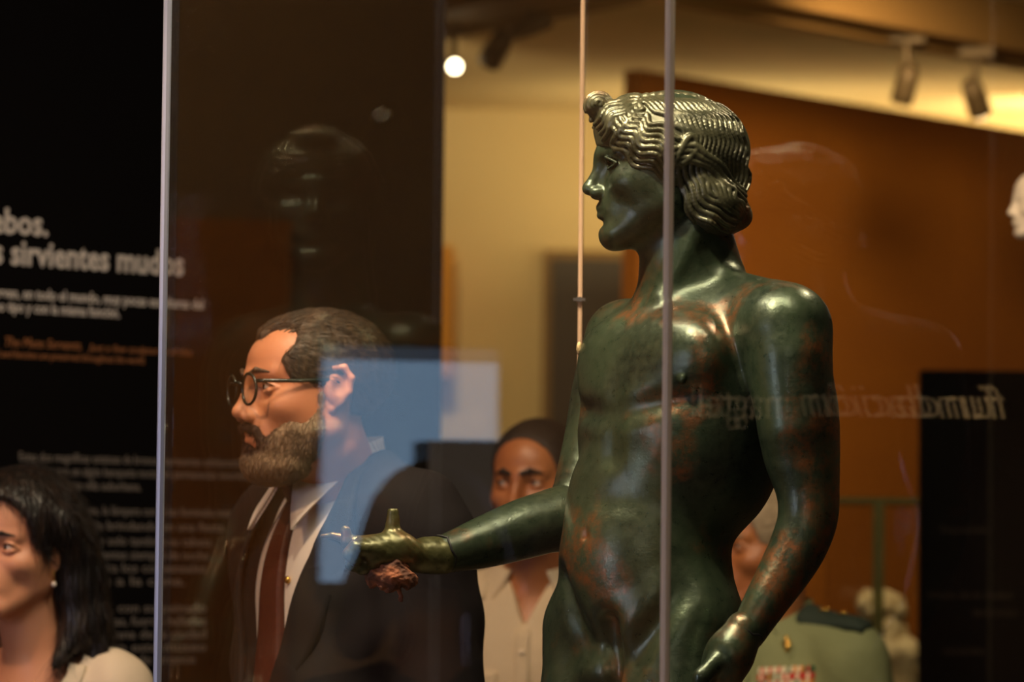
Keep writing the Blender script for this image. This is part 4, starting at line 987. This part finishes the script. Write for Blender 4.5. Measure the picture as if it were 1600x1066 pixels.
# hair
g = Field(); hair_short(g, HM, .007, .066, .022, crown=.86, rough=.0003)
strands(g, HM, 190, .0021, (0, -.014, .024), (.0795, .0985, .0755))
c = HM.O; ho = mesh_part('hair', g, (c[0]-.16, c[1]-.16), (c[0]+.16, c[1]+.16), (.0018, .0018, [(c[2]-.10, c[2]+.14, .0018)]), M['hair_man'], man)
fuzz('hair_strands', ho, 9000, .020, .00042, lambda P: -HM.R[1]+np.array([0, 0, -.25])-HM.R[1]*0+np.clip((HM.O[2]+.05-P[:, 2:3])*9, 0, 1)*np.array([0, 0, -.9]), M['hair_man'], man, 5, lift=.16)
# beard and moustache
g = Field()
for s in (-1, 1):
    g.fcap(HM, (s*.066, .012, -.012), (s*.056, .018, -.055), .008, .012, .012); g.fcap(HM, (s*.053, .019, -.057), (s*.022, .067, -.097), .018, .0195, .02); g.fcap(HM, (s*.040, .022, -.082), (0, .052, -.104), .018, .020, .02)
    g.fcap(HM, (s*.048, .045, -.055), (s*.033, .066, -.075), .014, .013, .015)
    g.fcap(HM, (0, .0945, -.0535), (s*.020, .0875, -.0585), .0068, .0062, .004); g.fcap(HM, (s*.020, .0875, -.0585), (s*.029, .078, -.080), .0062, .0075, .004)
g.ell(HM, (0, .073, -.101), (.032, .025, .025), .016); g.fcap(HM, (0, .0895, -.0815), (0, .089, -.095), .008, .012, .006)
g.ell(HM, (0, .045, -.105), (.05, .04, .022), .015)
for s in (-1, 1):
    g.fcap(HM, (0, .100, -.0665), (s*.019, .0905, -.0670), .0068, .0040, .002, 's'); g.ell(HM, (s*.012, .099, -.088), (.0085, .010, .006), .004, 's')
    g.ell(HM, (s*.043, .076, -.034), (.020, .020, .020), .006, 's')
Og = HM.O
g.disp(lambda X, Y, Z: (.0006*np.sin((X-Og[0])*700+np.sin(Z*130)*1.5+Y*300)*np.sin(Z*260)).astype(np.float32), Og-.3, Og+.3)
bo_ = mesh_part('beard', g, (Og[0]-.16, Og[1]-.16), (Og[0]+.14, Og[1]+.16), (.0020, .0020, [(Og[2]-.17, Og[2]+.02, .0020)]), M['beard'], man, 'trimmed beard, dark round the mouth and grey on the chin and jaw')
me = bo_.data; co = np.zeros(len(me.vertices)*3, np.float32); me.vertices.foreach_get('co', co); co = co.reshape(-1, 3)+np.array(root_loc(man))
q = (co-Og)@HM.R.T/HM.sc
gf = lambda q: np.clip((np.sqrt(((q[:, 0])/.040)**2+((q[:, 2]+.066)/.027)**2+((q[:, 1]-.088)/.045)**2)-.75)*1.3, 0, 1)
grey = gf(q)
at_ = me.attributes.new('grey', 'FLOAT', 'POINT'); at_.data.foreach_set('value', grey.astype(np.float32))
fuzz('beard_hair', bo_, 9000, .0085, .00036, lambda P: np.array([0, 0, -1.])+HM.R[1]*.25+0*P, M['beard'], man, 8, attr=lambda V_: gf((V_-Og)@HM.R.T/HM.sc), lift=.45)
# glasses
gl = thing('glasses', None, None); gl.location = (0, 0, 0); gl.parent = man
gl['label'] = 'round dark framed glasses'
for s in (-1, 1):
    pts = [HM.p((s*.0335+.0215*math.cos(t), .1025-.0035*abs(math.cos(t))*(1 if math.cos(t)*s > 0 else 0), -.004+.0205*math.sin(t))) for t in np.linspace(0, 2*math.pi, 33)]
    mb = MB(); mb.tube(pts, .0021*HM.sc, 8, False); r_o = mb.build('rim', M['acet'], gl, True)
    cc = HM.p((s*.0335, .1020, -.004)); mb = MB(); mb.add([cc]+pts[:-1], [(0, i+1, (i+1) % 32+1) for i in range(32)]); mb.build('lens', M['lens'], gl, True)
    mb = MB(); mb.tube([HM.p(q) for q in ((s*.0545, .0985, .006), (s*.062, .090, .0065), (s*.072, .055, .006), (s*.079, .0, .008), (s*.080, -.022, -.002), (s*.078, -.030, -.018))], [.0026*HM.sc]*4+[.0022, .0016], 8); mb.build('temple', M['acet'], gl, True)
mb = MB(); mb.tube([HM.p(q) for q in ((-.0135, .1030, .002), (-.006, .1065, .0055), (.006, .1065, .0055), (.0135, .1030, .002))], .0022*HM.sc, 8); mb.build('bridge', M['acet'], gl, True)
# shirt
g = Field(); body_prims(g, BM, .002, sw=.175); g.fcap(BM, (0, .010, -.03), (0, .018, .035), .064, .060, .015)
g.plane(BM.p((0, 0, .034)), BM.R[2]+BM.R[1]*.45, BM.O-.3, BM.O+.3, .004)
shirt = Field(); shirt.P = list(g.P)
c = BM.O; mesh_part('shirt', g, (c[0]-.30, c[1]-.30), (c[0]+.30, c[1]+.30), (.005, .005, [(c[2]-.55, c[2]+.09, .005)]), M['striped'], man)
collar(man, BM, M['striped'], vc=.018, r0=.066, r1=.078, top=.064, low=.006, tip=-.074, openang=9)
# jacket
g = Field(); body_prims(g, BM, .020, sw=.20, build=1.06, k=.03)
for s in (-1, 1): g.fcap(BM, (s*.10, .0, -.05), (s*.19, -.01, -.062), .060, .070, .03)
jk = Field(); jk.P = list(g.P)
# open V
def vcut(X, Y, Z, B=BM):
    dx, dy, dz = (X-B.O[0])/B.sc, (Y-B.O[1])/B.sc, (Z-B.O[2])/B.sc
    u = dx*B.R[0, 0]+dy*B.R[0, 1]; v = dx*B.R[1, 0]+dy*B.R[1, 1]; w_ = dz
    half = np.clip((w_+.42)*.33, -.02, .112)
    return (np.maximum(np.abs(u)-half, .02-v)*B.sc).astype(np.float32)
g.P.append((vcut, BM.p((0, 0, -.45))-.35, BM.p((0, 0, .2))+.35, .004, 's'))
g.fcap(BM, (0, .016, -.02), (0, .020, .2), .083, .083, .01, 's')
Oj = BM.O
g.disp(lambda X, Y, Z: (.006*np.sin(Z*21+X*13+2*np.sin(Y*9))*np.sin(X*17-Y*11+Z*6)+.0035*np.sin(Z*47-X*30+Y*9)*np.sin(X*12+Z*8)).astype(np.float32), Oj-1.0, Oj+.6)
c = BM.O; mesh_part('jacket', g, (c[0]-.38, c[1]-.40), (c[0]+.40, c[1]+.38), (.0055, .0055, [(c[2]-.74, c[2]-.45, .009), (c[2]-.45, c[2]+.10, .0055)]), M['suit'], man)
for s in (-1, 1):
    A_ = [(s*.085, .030), (s*.106, -.02), (s*.100, -.11), (s*.056, -.25), (s*.004, -.41)]
    B_ = [(s*.105, .030), (s*.138, -.03), (s*.160, -.11), (s*.110, -.24), (s*.012, -.405)]
    ribbon('lapel', jk, BM, A_, B_, M['suit'], man, .002, .004, 30, 8)
    C_2 = [(s*.158, -.100), (s*.148, -.065), (s*.136, -.030)]; D_2 = [(s*.118, -.085), (s*.114, -.055), (s*.110, -.03)]
    ribbon('collar_notch', jk, BM, C_2, D_2, M['suit'], man, .006, .003, 8, 5)
ribbon('tie', shirt, BM, [(-.016, .012), (-.020, -.015), (-.014, -.035), (-.024, -.12), (-.034, -.30), (-.040, -.42)], [(.016, .012), (.022, -.015), (.014, -.035), (.024, -.12), (.034, -.30), (.040, -.42)], M['tie'], man, .006, .005, 40, 9)
g = Field(); kv = march(shirt, BM, [0.], [-.01])[0]; g.ell(BM, (0, kv+.008, -.004), (.024, .014, .024), .01); g.fcap(BM, (0, kv+.008, .004), (0, kv+.008, -.026), .017, .012, .01)
c = BM.p((0, kv, -.005)); mesh_part('tie_knot', g, (c[0]-.06, c[1]-.06), (c[0]+.06, c[1]+.06), (.003, .003, [(c[2]-.06, c[2]+.06, .003)]), M['tie'], man)
bv = march(shirt, BM, [.035], [-.145])[0]; mb = MB(); mb.ellip(BM.p((.035, bv+.003, -.145)), (.006, .004, .006), 12, 8, BM.R); mb.build('button', M['gold'], man, True)
legs_parts(man, BM, M['trouser'])
# ---- the woman at the left edge
HW = Frame(at(30, 854, 6.35), 28, sc=1.02, tilt=-3)
BW = Frame(at(62, 1012, 6.40), 22, sc=.92)
wo = thing('person', 'dark haired woman in a white blouse with a pearl earring, cut by the left edge', 'person', (BW.O[0], BW.O[1], 0))
g = Field(); head(g, HW, female=True); g.cap(HW.p((0, -.018, -.06)), BW.p((0, .0, -.03)), .052, .056, .02); body_prims(g, BW, -.012, sw=.165, build=.92); hands(g, BW, None, .165)
c = BW.O; h_ = HW.O
V, Q = g.mesh(axis((c[0]-.30, h_[0]-.10, .009), (h_[0]-.10, h_[0]+.11, .0024), (h_[0]+.11, c[0]+.30, .009)), axis((c[1]-.30, h_[1]-.13, .009), (h_[1]-.13, h_[1]+.11, .0024), (h_[1]+.11, c[1]+.30, .009)), axis((c[2]-.85, c[2]-.12, .010), (c[2]-.12, h_[2]-.13, .0045), (h_[2]-.13, h_[2]+.15, .0022)))
npmesh('body', V, Q, M['skin_woman'], wo); face_extras(wo, HW, True, M['lip2'], M['hair_black'], .0032)
g = Field(); hair_short(g, HW, .018, .078, .0, rough=.0003)
for s in (-1, 1):
    for j, (P, R_2) in enumerate((([(s*.075, -.020, .02), (s*.086, -.045, -.06), (s*.095, -.045, -.13), (s*.085, -.0, -.185)], [.030, .030, .028, .008]),
                   ([(s*.060, -.06, .02), (s*.080, -.075, -.07), (s*.105, -.075, -.13), (s*.125, -.05, -.175)], [.040, .036, .028, .008]),
                   ([(s*.080, -.030, .03), (s*.095, -.055, -.03), (s*.112, -.06, -.10), (s*.140, -.055, -.160)], [.026, .026, .022, .006]),
                   ([(s*.060, .035, .070), (s*.082, .005, .045), (s*.092, -.03, .0)], [.016, .022, .020]))):
        g.chain([HW.p(p) for p in P], [r*HW.sc for r in R_2], .015)
g.chain([HW.p((0, -.09, .0)), HW.p((0, -.105, -.10)), HW.p((0, -.09, -.19))], [.06, .055, .03], .02)
Ow = HW.O
g.disp(lambda X, Y, Z: (.0009*np.sin((X-Ow[0])*640+np.sin(Z*28)*2.2+Y*230)+.0006*np.sin((X-Ow[0])*1100+Z*30+Y*500)).astype(np.float32), Ow-.4, Ow+.4)
c = HW.O; ho = mesh_part('hair', g, (c[0]-.20, c[1]-.16), (c[0]+.21, c[1]+.20), (.0034, .0034, [(c[2]-.27, c[2]+.15, .0034)]), M['hair_black'], wo)
fuzz('hair_strands', ho, 7000, .05, .0004, lambda P: np.array([.15, 0, -1.])+0*P, M['hair_black'], wo, 9, lift=.10)
g = Field(); body_prims(g, BW, .006, sw=.165, build=.95)
for s in (-1, 1): g.fcap(BW, (s*.15, 0, -.075), (s*.19, -.01, -.14), .060, .066, .02)
bl = Field(); bl.P = list(g.P)
def vw(X, Y, Z, B=BW):
    dx, dy, dz = (X-B.O[0])/B.sc, (Y-B.O[1])/B.sc, (Z-B.O[2])/B.sc
    u = dx*B.R[0, 0]+dy*B.R[0, 1]; v = dx*B.R[1, 0]+dy*B.R[1, 1]
    return (np.maximum(np.abs(u)-np.clip((dz+.20)*.62, -.02, .10), -.03-v)*B.sc).astype(np.float32)
g.P.append((vw, BW.p((0, 0, -.25))-.3, BW.p((0, 0, .2))+.3, .004, 's'))
g.disp(lambda X, Y, Z: (.004*np.sin(Z*34+X*45)*np.sin(X*38-Y*20)).astype(np.float32), BW.O-1, BW.O+.5)
c = BW.O; mesh_part('blouse', g, (c[0]-.30, c[1]-.30), (c[0]+.32, c[1]+.30), (.005, .005, [(c[2]-.62, c[2]+.06, .005)]), M['blouse'], wo)
for s in (-1, 1):
    ribbon('lace_trim', bl, BW, [(s*.088, -.025), (s*.090, -.045), (s*.070, -.085), (s*.03, -.15)], [(s*.120, -.030), (s*.120, -.052), (s*.098, -.095), (s*.045, -.16)], M['lace'], wo, .001, .003, 24, 6)
    mb = MB(); e0 = HW.p((s*.073, .003, -.033)); mb.tube([e0, e0+np.array([0, 0, -.020])], .0009, 6); er = mb.build('earring', M['gold'], wo, True)
    mb = MB(); mb.ellip(e0+np.array([0, 0, -.024]), (.0045, .0045, .0045), 12, 8); mb.build('pearl', M['pearl'], er, True)
nb = Field(); nb.P = list(bl.P)
us = np.linspace(-.06, .06, 17); wsn = -.012-.060*(1-(us/.06)**2); bodyf = Field(); body_prims(bodyf, BW, -.012, sw=.165, build=.92); vs = march(bodyf, BW, us, wsn)
mb = MB(); mb.tube([BW.p((u, v+.002, w_)) for u, v, w_ in zip(us, vs, wsn)], .0009, 6); nk = mb.build('necklace', M['gold'], wo, True)
mb = MB(); mb.ellip(BW.p((0, vs[8]+.004, -.076)), (.004, .003, .004), 10, 8); mb.build('pendant', M['gold'], nk, True)
legs_parts(wo, BW, M['trouser'])
# ---- man in the cream shirt behind
HC = Frame(at(838, 757, 7.1), 24, sc=1.03)
BC = Frame(at(835, 905, 7.15), 10, sc=1.02)
pc = thing('person', 'dark haired man in a cream shirt behind the outstretched bronze arm', 'person', (BC.O[0], BC.O[1], 0))
g = Field(); head(g, HC); g.cap(HC.p((0, -.018, -.06)), BC.p((0, .0, -.03)), .058, .062, .02); body_prims(g, BC, -.012); hands(g, BC, None, .185)
def person_mesh(g, H_, B_, m, root, hs=.0032):
    c = B_.O; h_ = H_.O
    V, Q = g.mesh(axis((c[0]-.34, h_[0]-.12, .012), (h_[0]-.12, h_[0]+.12, hs), (h_[0]+.12, c[0]+.34, .012)), axis((c[1]-.30, h_[1]-.14, .012), (h_[1]-.14, h_[1]+.12, hs), (h_[1]+.12, c[1]+.30, .012)), axis((c[2]-.90, c[2]-.02, .012), (c[2]-.02, h_[2]+.15, hs)))
    npmesh('body', V, Q, m, root)
person_mesh(g, HC, BC, M['skin_dark'], pc); face_extras(pc, HC, True, M['lip'], M['hair_dark'], .005)
g = Field(); hair_short(g, HC, .005, .082, .0, rough=.0008); c = HC.O; mesh_part('hair', g, (c[0]-.14, c[1]-.14), (c[0]+.14, c[1]+.16), (.004, .004, [(c[2]-.10, c[2]+.15, .004)]), M['hair_dark'], pc)
g = Field()
for s in (-1, 1):
    g.fcap(HC, (0, .0930, -.0545), (s*.024, .084, -.060), .0075, .006, .004); g.fcap(HC, (s*.024, .084, -.060), (s*.030, .072, -.085), .005, .008, .006); g.fcap(HC, (s*.030, .066, -.09), (0, .082, -.103), .012, .012, .006); g.fcap(HC, (s*.060, .012, -.03), (s*.035, .060, -.09), .010, .012, .01)
c = HC.O; mesh_part('beard', g, (c[0]-.1, c[1]-.14), (c[0]+.1, c[1]+.10), (.003, .003, [(c[2]-.14, c[2]-.01, .003)]), M['hair_dark'], pc)
def shirt_parts(root, B_, m, sleeve=True, wrinkle=.003):
    g = Field(); body_prims(g, B_, .010, sw=.185, build=1.03); g.fcap(B_, (0, -.008, -.03), (0, -.004, .028), .070, .066, .015)
    g.plane(B_.p((0, 0, .030)), B_.R[2]+B_.R[1]*.55, B_.O-.3, B_.O+.3, .004)
    sf = Field(); sf.P = list(g.P)
    def vv(X, Y, Z, B=B_):
        dx, dy, dz = (X-B.O[0])/B.sc, (Y-B.O[1])/B.sc, (Z-B.O[2])/B.sc
        u = dx*B.R[0, 0]+dy*B.R[0, 1]; v = dx*B.R[1, 0]+dy*B.R[1, 1]
        return (np.maximum(np.abs(u)-np.clip((dz+.085)*.45, -.02, .05), .0-v)*B.sc).astype(np.float32)
    g.P.append((vv, B_.p((0, 0, -.12))-.2, B_.p((0, 0, .1))+.2, .004, 's'))
    g.disp(lambda X, Y, Z: (wrinkle*np.sin(Z*31+X*23+Y*8)*np.sin(X*37-Y*15-Z*9)).astype(np.float32), B_.O-1, B_.O+.5)
    c = B_.O; mesh_part('shirt', g, (c[0]-.36, c[1]-.34), (c[0]+.36, c[1]+.34), (.007, .007, [(c[2]-.60, c[2]+.08, .007)]), m, root)
    collar(root, B_, m, vc=-.004, r0=.070, r1=.084, top=.052, low=.010, tip=-.075, openang=26)
    return sf
sf = shirt_parts(pc, BC, M['cream_shirt'])
for s in (-1, 1):
    ribbon('pocket_flap', sf, BC, [(s*.045, -.165), (s*.125, -.165)], [(s*.045, -.205), (s*.125, -.205)], M['cream_shirt'], pc, .003, .004, 8, 5)
    ribbon('epaulette', sf, BC, [(s*.075, .000), (s*.175, -.035)], [(s*.080, -.035), (s*.178, -.070)], M['cream_shirt'], pc, .002, .005, 10, 5)
ribbon('button_band', sf, BC, [(-.014, -.09), (-.014, -.55)], [(.014, -.09), (.014, -.55)], M['cream_shirt'], pc, .002, .003, 30, 4)
ribbon('flag_patch', sf, BC, [(.060, -.155), (.082, -.155)], [(.060, -.163), (.082, -.163)], M['rb_green'], pc, .004, .003, 4, 3)
for w_ in (-.13, -.22, -.31, -.40):
    v_ = march(sf, BC, [0.], [w_])[0]; mb = MB(); mb.ellip(BC.p((0, v_+.007, w_)), (.006, .003, .006), 12, 6, BC.R); mb.build('button', M['marble2'], pc, True)
legs_parts(pc, BC, M['trouser'])
# ---- officer in the green shirt
HG = Frame(at(1196, 855, 7.3), 62, sc=1.06)
BG = Frame(at(1210, 976, 7.34), 40, sc=.96, tilt=4)
po = thing('person', 'grey haired officer in a green uniform shirt behind the hanging bronze arm', 'person', (BG.O[0], BG.O[1], 0))
g = Field(); head(g, HG); g.cap(HG.p((0, -.018, -.06)), BG.p((0, .0, -.03)), .058, .062, .02); body_prims(g, BG, -.012); hands(g, BG, None, .185)
person_mesh(g, HG, BG, M['skin_dark'], po); face_extras(po, HG, True, M['lip'], M['hair_grey'], .004)
g = Field(); hair_short(g, HG, .009, .070, .0, rough=.001); c = HG.O; mesh_part('hair', g, (c[0]-.14, c[1]-.14), (c[0]+.16, c[1]+.14), (.004, .004, [(c[2]-.10, c[2]+.15, .004)]), M['hair_grey'], po)
sf = shirt_parts(po, BG, M['green_shirt'], wrinkle=.004)
for s in (-1, 1):
    ep = ribbon('epaulette', sf, Frame(BG.O, R=np.array([BG.R[0], BG.R[2], -BG.R[1]])), [(s*.075, .035), (s*.185, .030), (s*.215, .015)], [(s*.075, -.035), (s*.185, -.032), (s*.215, -.020)], M['epaul'], po, .004, .007, 14, 6)
    EF = Frame(BG.O, R=np.array([BG.R[0], BG.R[2], -BG.R[1]]))
    for u_ in (.118, .160):
        v_ = march(sf, EF, [s*u_], [0.])[0]; mb = MB(); cst = EF.p((s*u_, v_+.013, 0))
        for a_ in range(4):
            t_ = a_*math.pi/4; dd = EF.R[0]*math.cos(t_)+EF.R[2]*math.sin(t_); mb.tube([cst-dd*.0105, cst, cst+dd*.0105], [.001, .0035, .001], 6)
        mb.build('gold_star', M['gold'], ep, True)
    v_ = march(sf, BG, [s*.085], [-.040])[0]; cst = BG.p((s*.085, v_+.012, -.040)); mb = MB()
    mb.ellip(cst+BG.R[2]*(-.008), (.007, .004, .009), 12, 8, BG.R); mb.tube([cst+BG.R[2]*.000-BG.R[0]*.010, cst+BG.R[2]*.003, cst+BG.R[0]*.010], .0028, 8); mb.tube([cst-BG.R[2]*.002, cst+BG.R[2]*.013], [.003, .004], 8); mb.build('collar_emblem', M['gold'], po, True)
    ribbon('pocket_flap', sf, BG, [(s*.040, -.185), (s*.130, -.185)], [(s*.040, -.225), (s*.130, -.225)], M['green_shirt'], po, .003, .004, 8, 5)
cols = ['rb_white', 'rb_red', 'rb_white', 'rb_red', 'rb_white', 'rb_red', 'rb_white', 'rb_green', 'rb_orange', 'rb_white', 'rb_green', 'rb_red']
for row in range(3):
    for i in range(6):
        u0 = .040+.0165*i; w0 = -.086-.0135*row
        for j in range(3): ribbon('medal_ribbon', sf, BG, [(u0+.0052*j, w0), (u0+.0052*j+.0052, w0)], [(u0+.0052*j, w0-.0115), (u0+.0052*j+.0052, w0-.0115)], M[cols[(i*2+j % 2+row*5) % 12]], po, .003, .004, 2, 2, False)
ribbon('button_band', sf, BG, [(-.014, -.09), (-.014, -.55)], [(.014, -.09), (.014, -.55)], M['green_shirt'], po, .002, .003, 30, 4)
legs_parts(po, BG, M['trouser'])
# ---- bystander whose head is only seen mirrored in the pane against the blue screen
e0 = mirror_hit(672, 866, N_, L_, -1.7)
HB = Frame((-1.7, e0[1], e0[2]), 75, sc=1.05); BB = Frame((-1.7, e0[1], e0[2]-.21), 75, sc=1.0)
by = thing('person', 'person mirrored as a dark round head in front of the blue screen', 'person', (-1.7, e0[1], 0))
g = Field(); head(g, HB); g.cap(HB.p((0, -.018, -.06)), BB.p((0, .0, -.03)), .058, .062, .02); hands(g, BB, None, .185); body_prims(g, BB, -.012)
person_mesh(g, HB, BB, M['skin_dark'], by, .005); face_extras(by, HB, True, M['lip'], M['hair_dark'], .004)
g = Field(); hair_short(g, HB, .038, .075, .0)
for s in (-1, 1): g.chain([HB.p((s*.075, -.03, .02)), HB.p((s*.095, -.04, -.06)), HB.p((s*.12, -.04, -.13))], [.045, .05, .045], .02)
c = HB.O; mesh_part('hair', g, (c[0]-.22, c[1]-.22), (c[0]+.22, c[1]+.22), (.006, .006, [(c[2]-.20, c[2]+.18, .006)]), M['hair_dark'], by)
g = Field(); body_prims(g, BB, .014, sw=.19); c = BB.O; g.fcap(BB, (0, -.004, -.02), (0, -.006, .2), .07, .07, .01, 's'); mesh_part('jacket', g, (c[0]-.36, c[1]-.36), (c[0]+.36, c[1]+.36), (.010, .010, [(c[2]-.70, c[2]+.08, .010)]), M['suit'], by)
legs_parts(by, BB, M['trouser'])
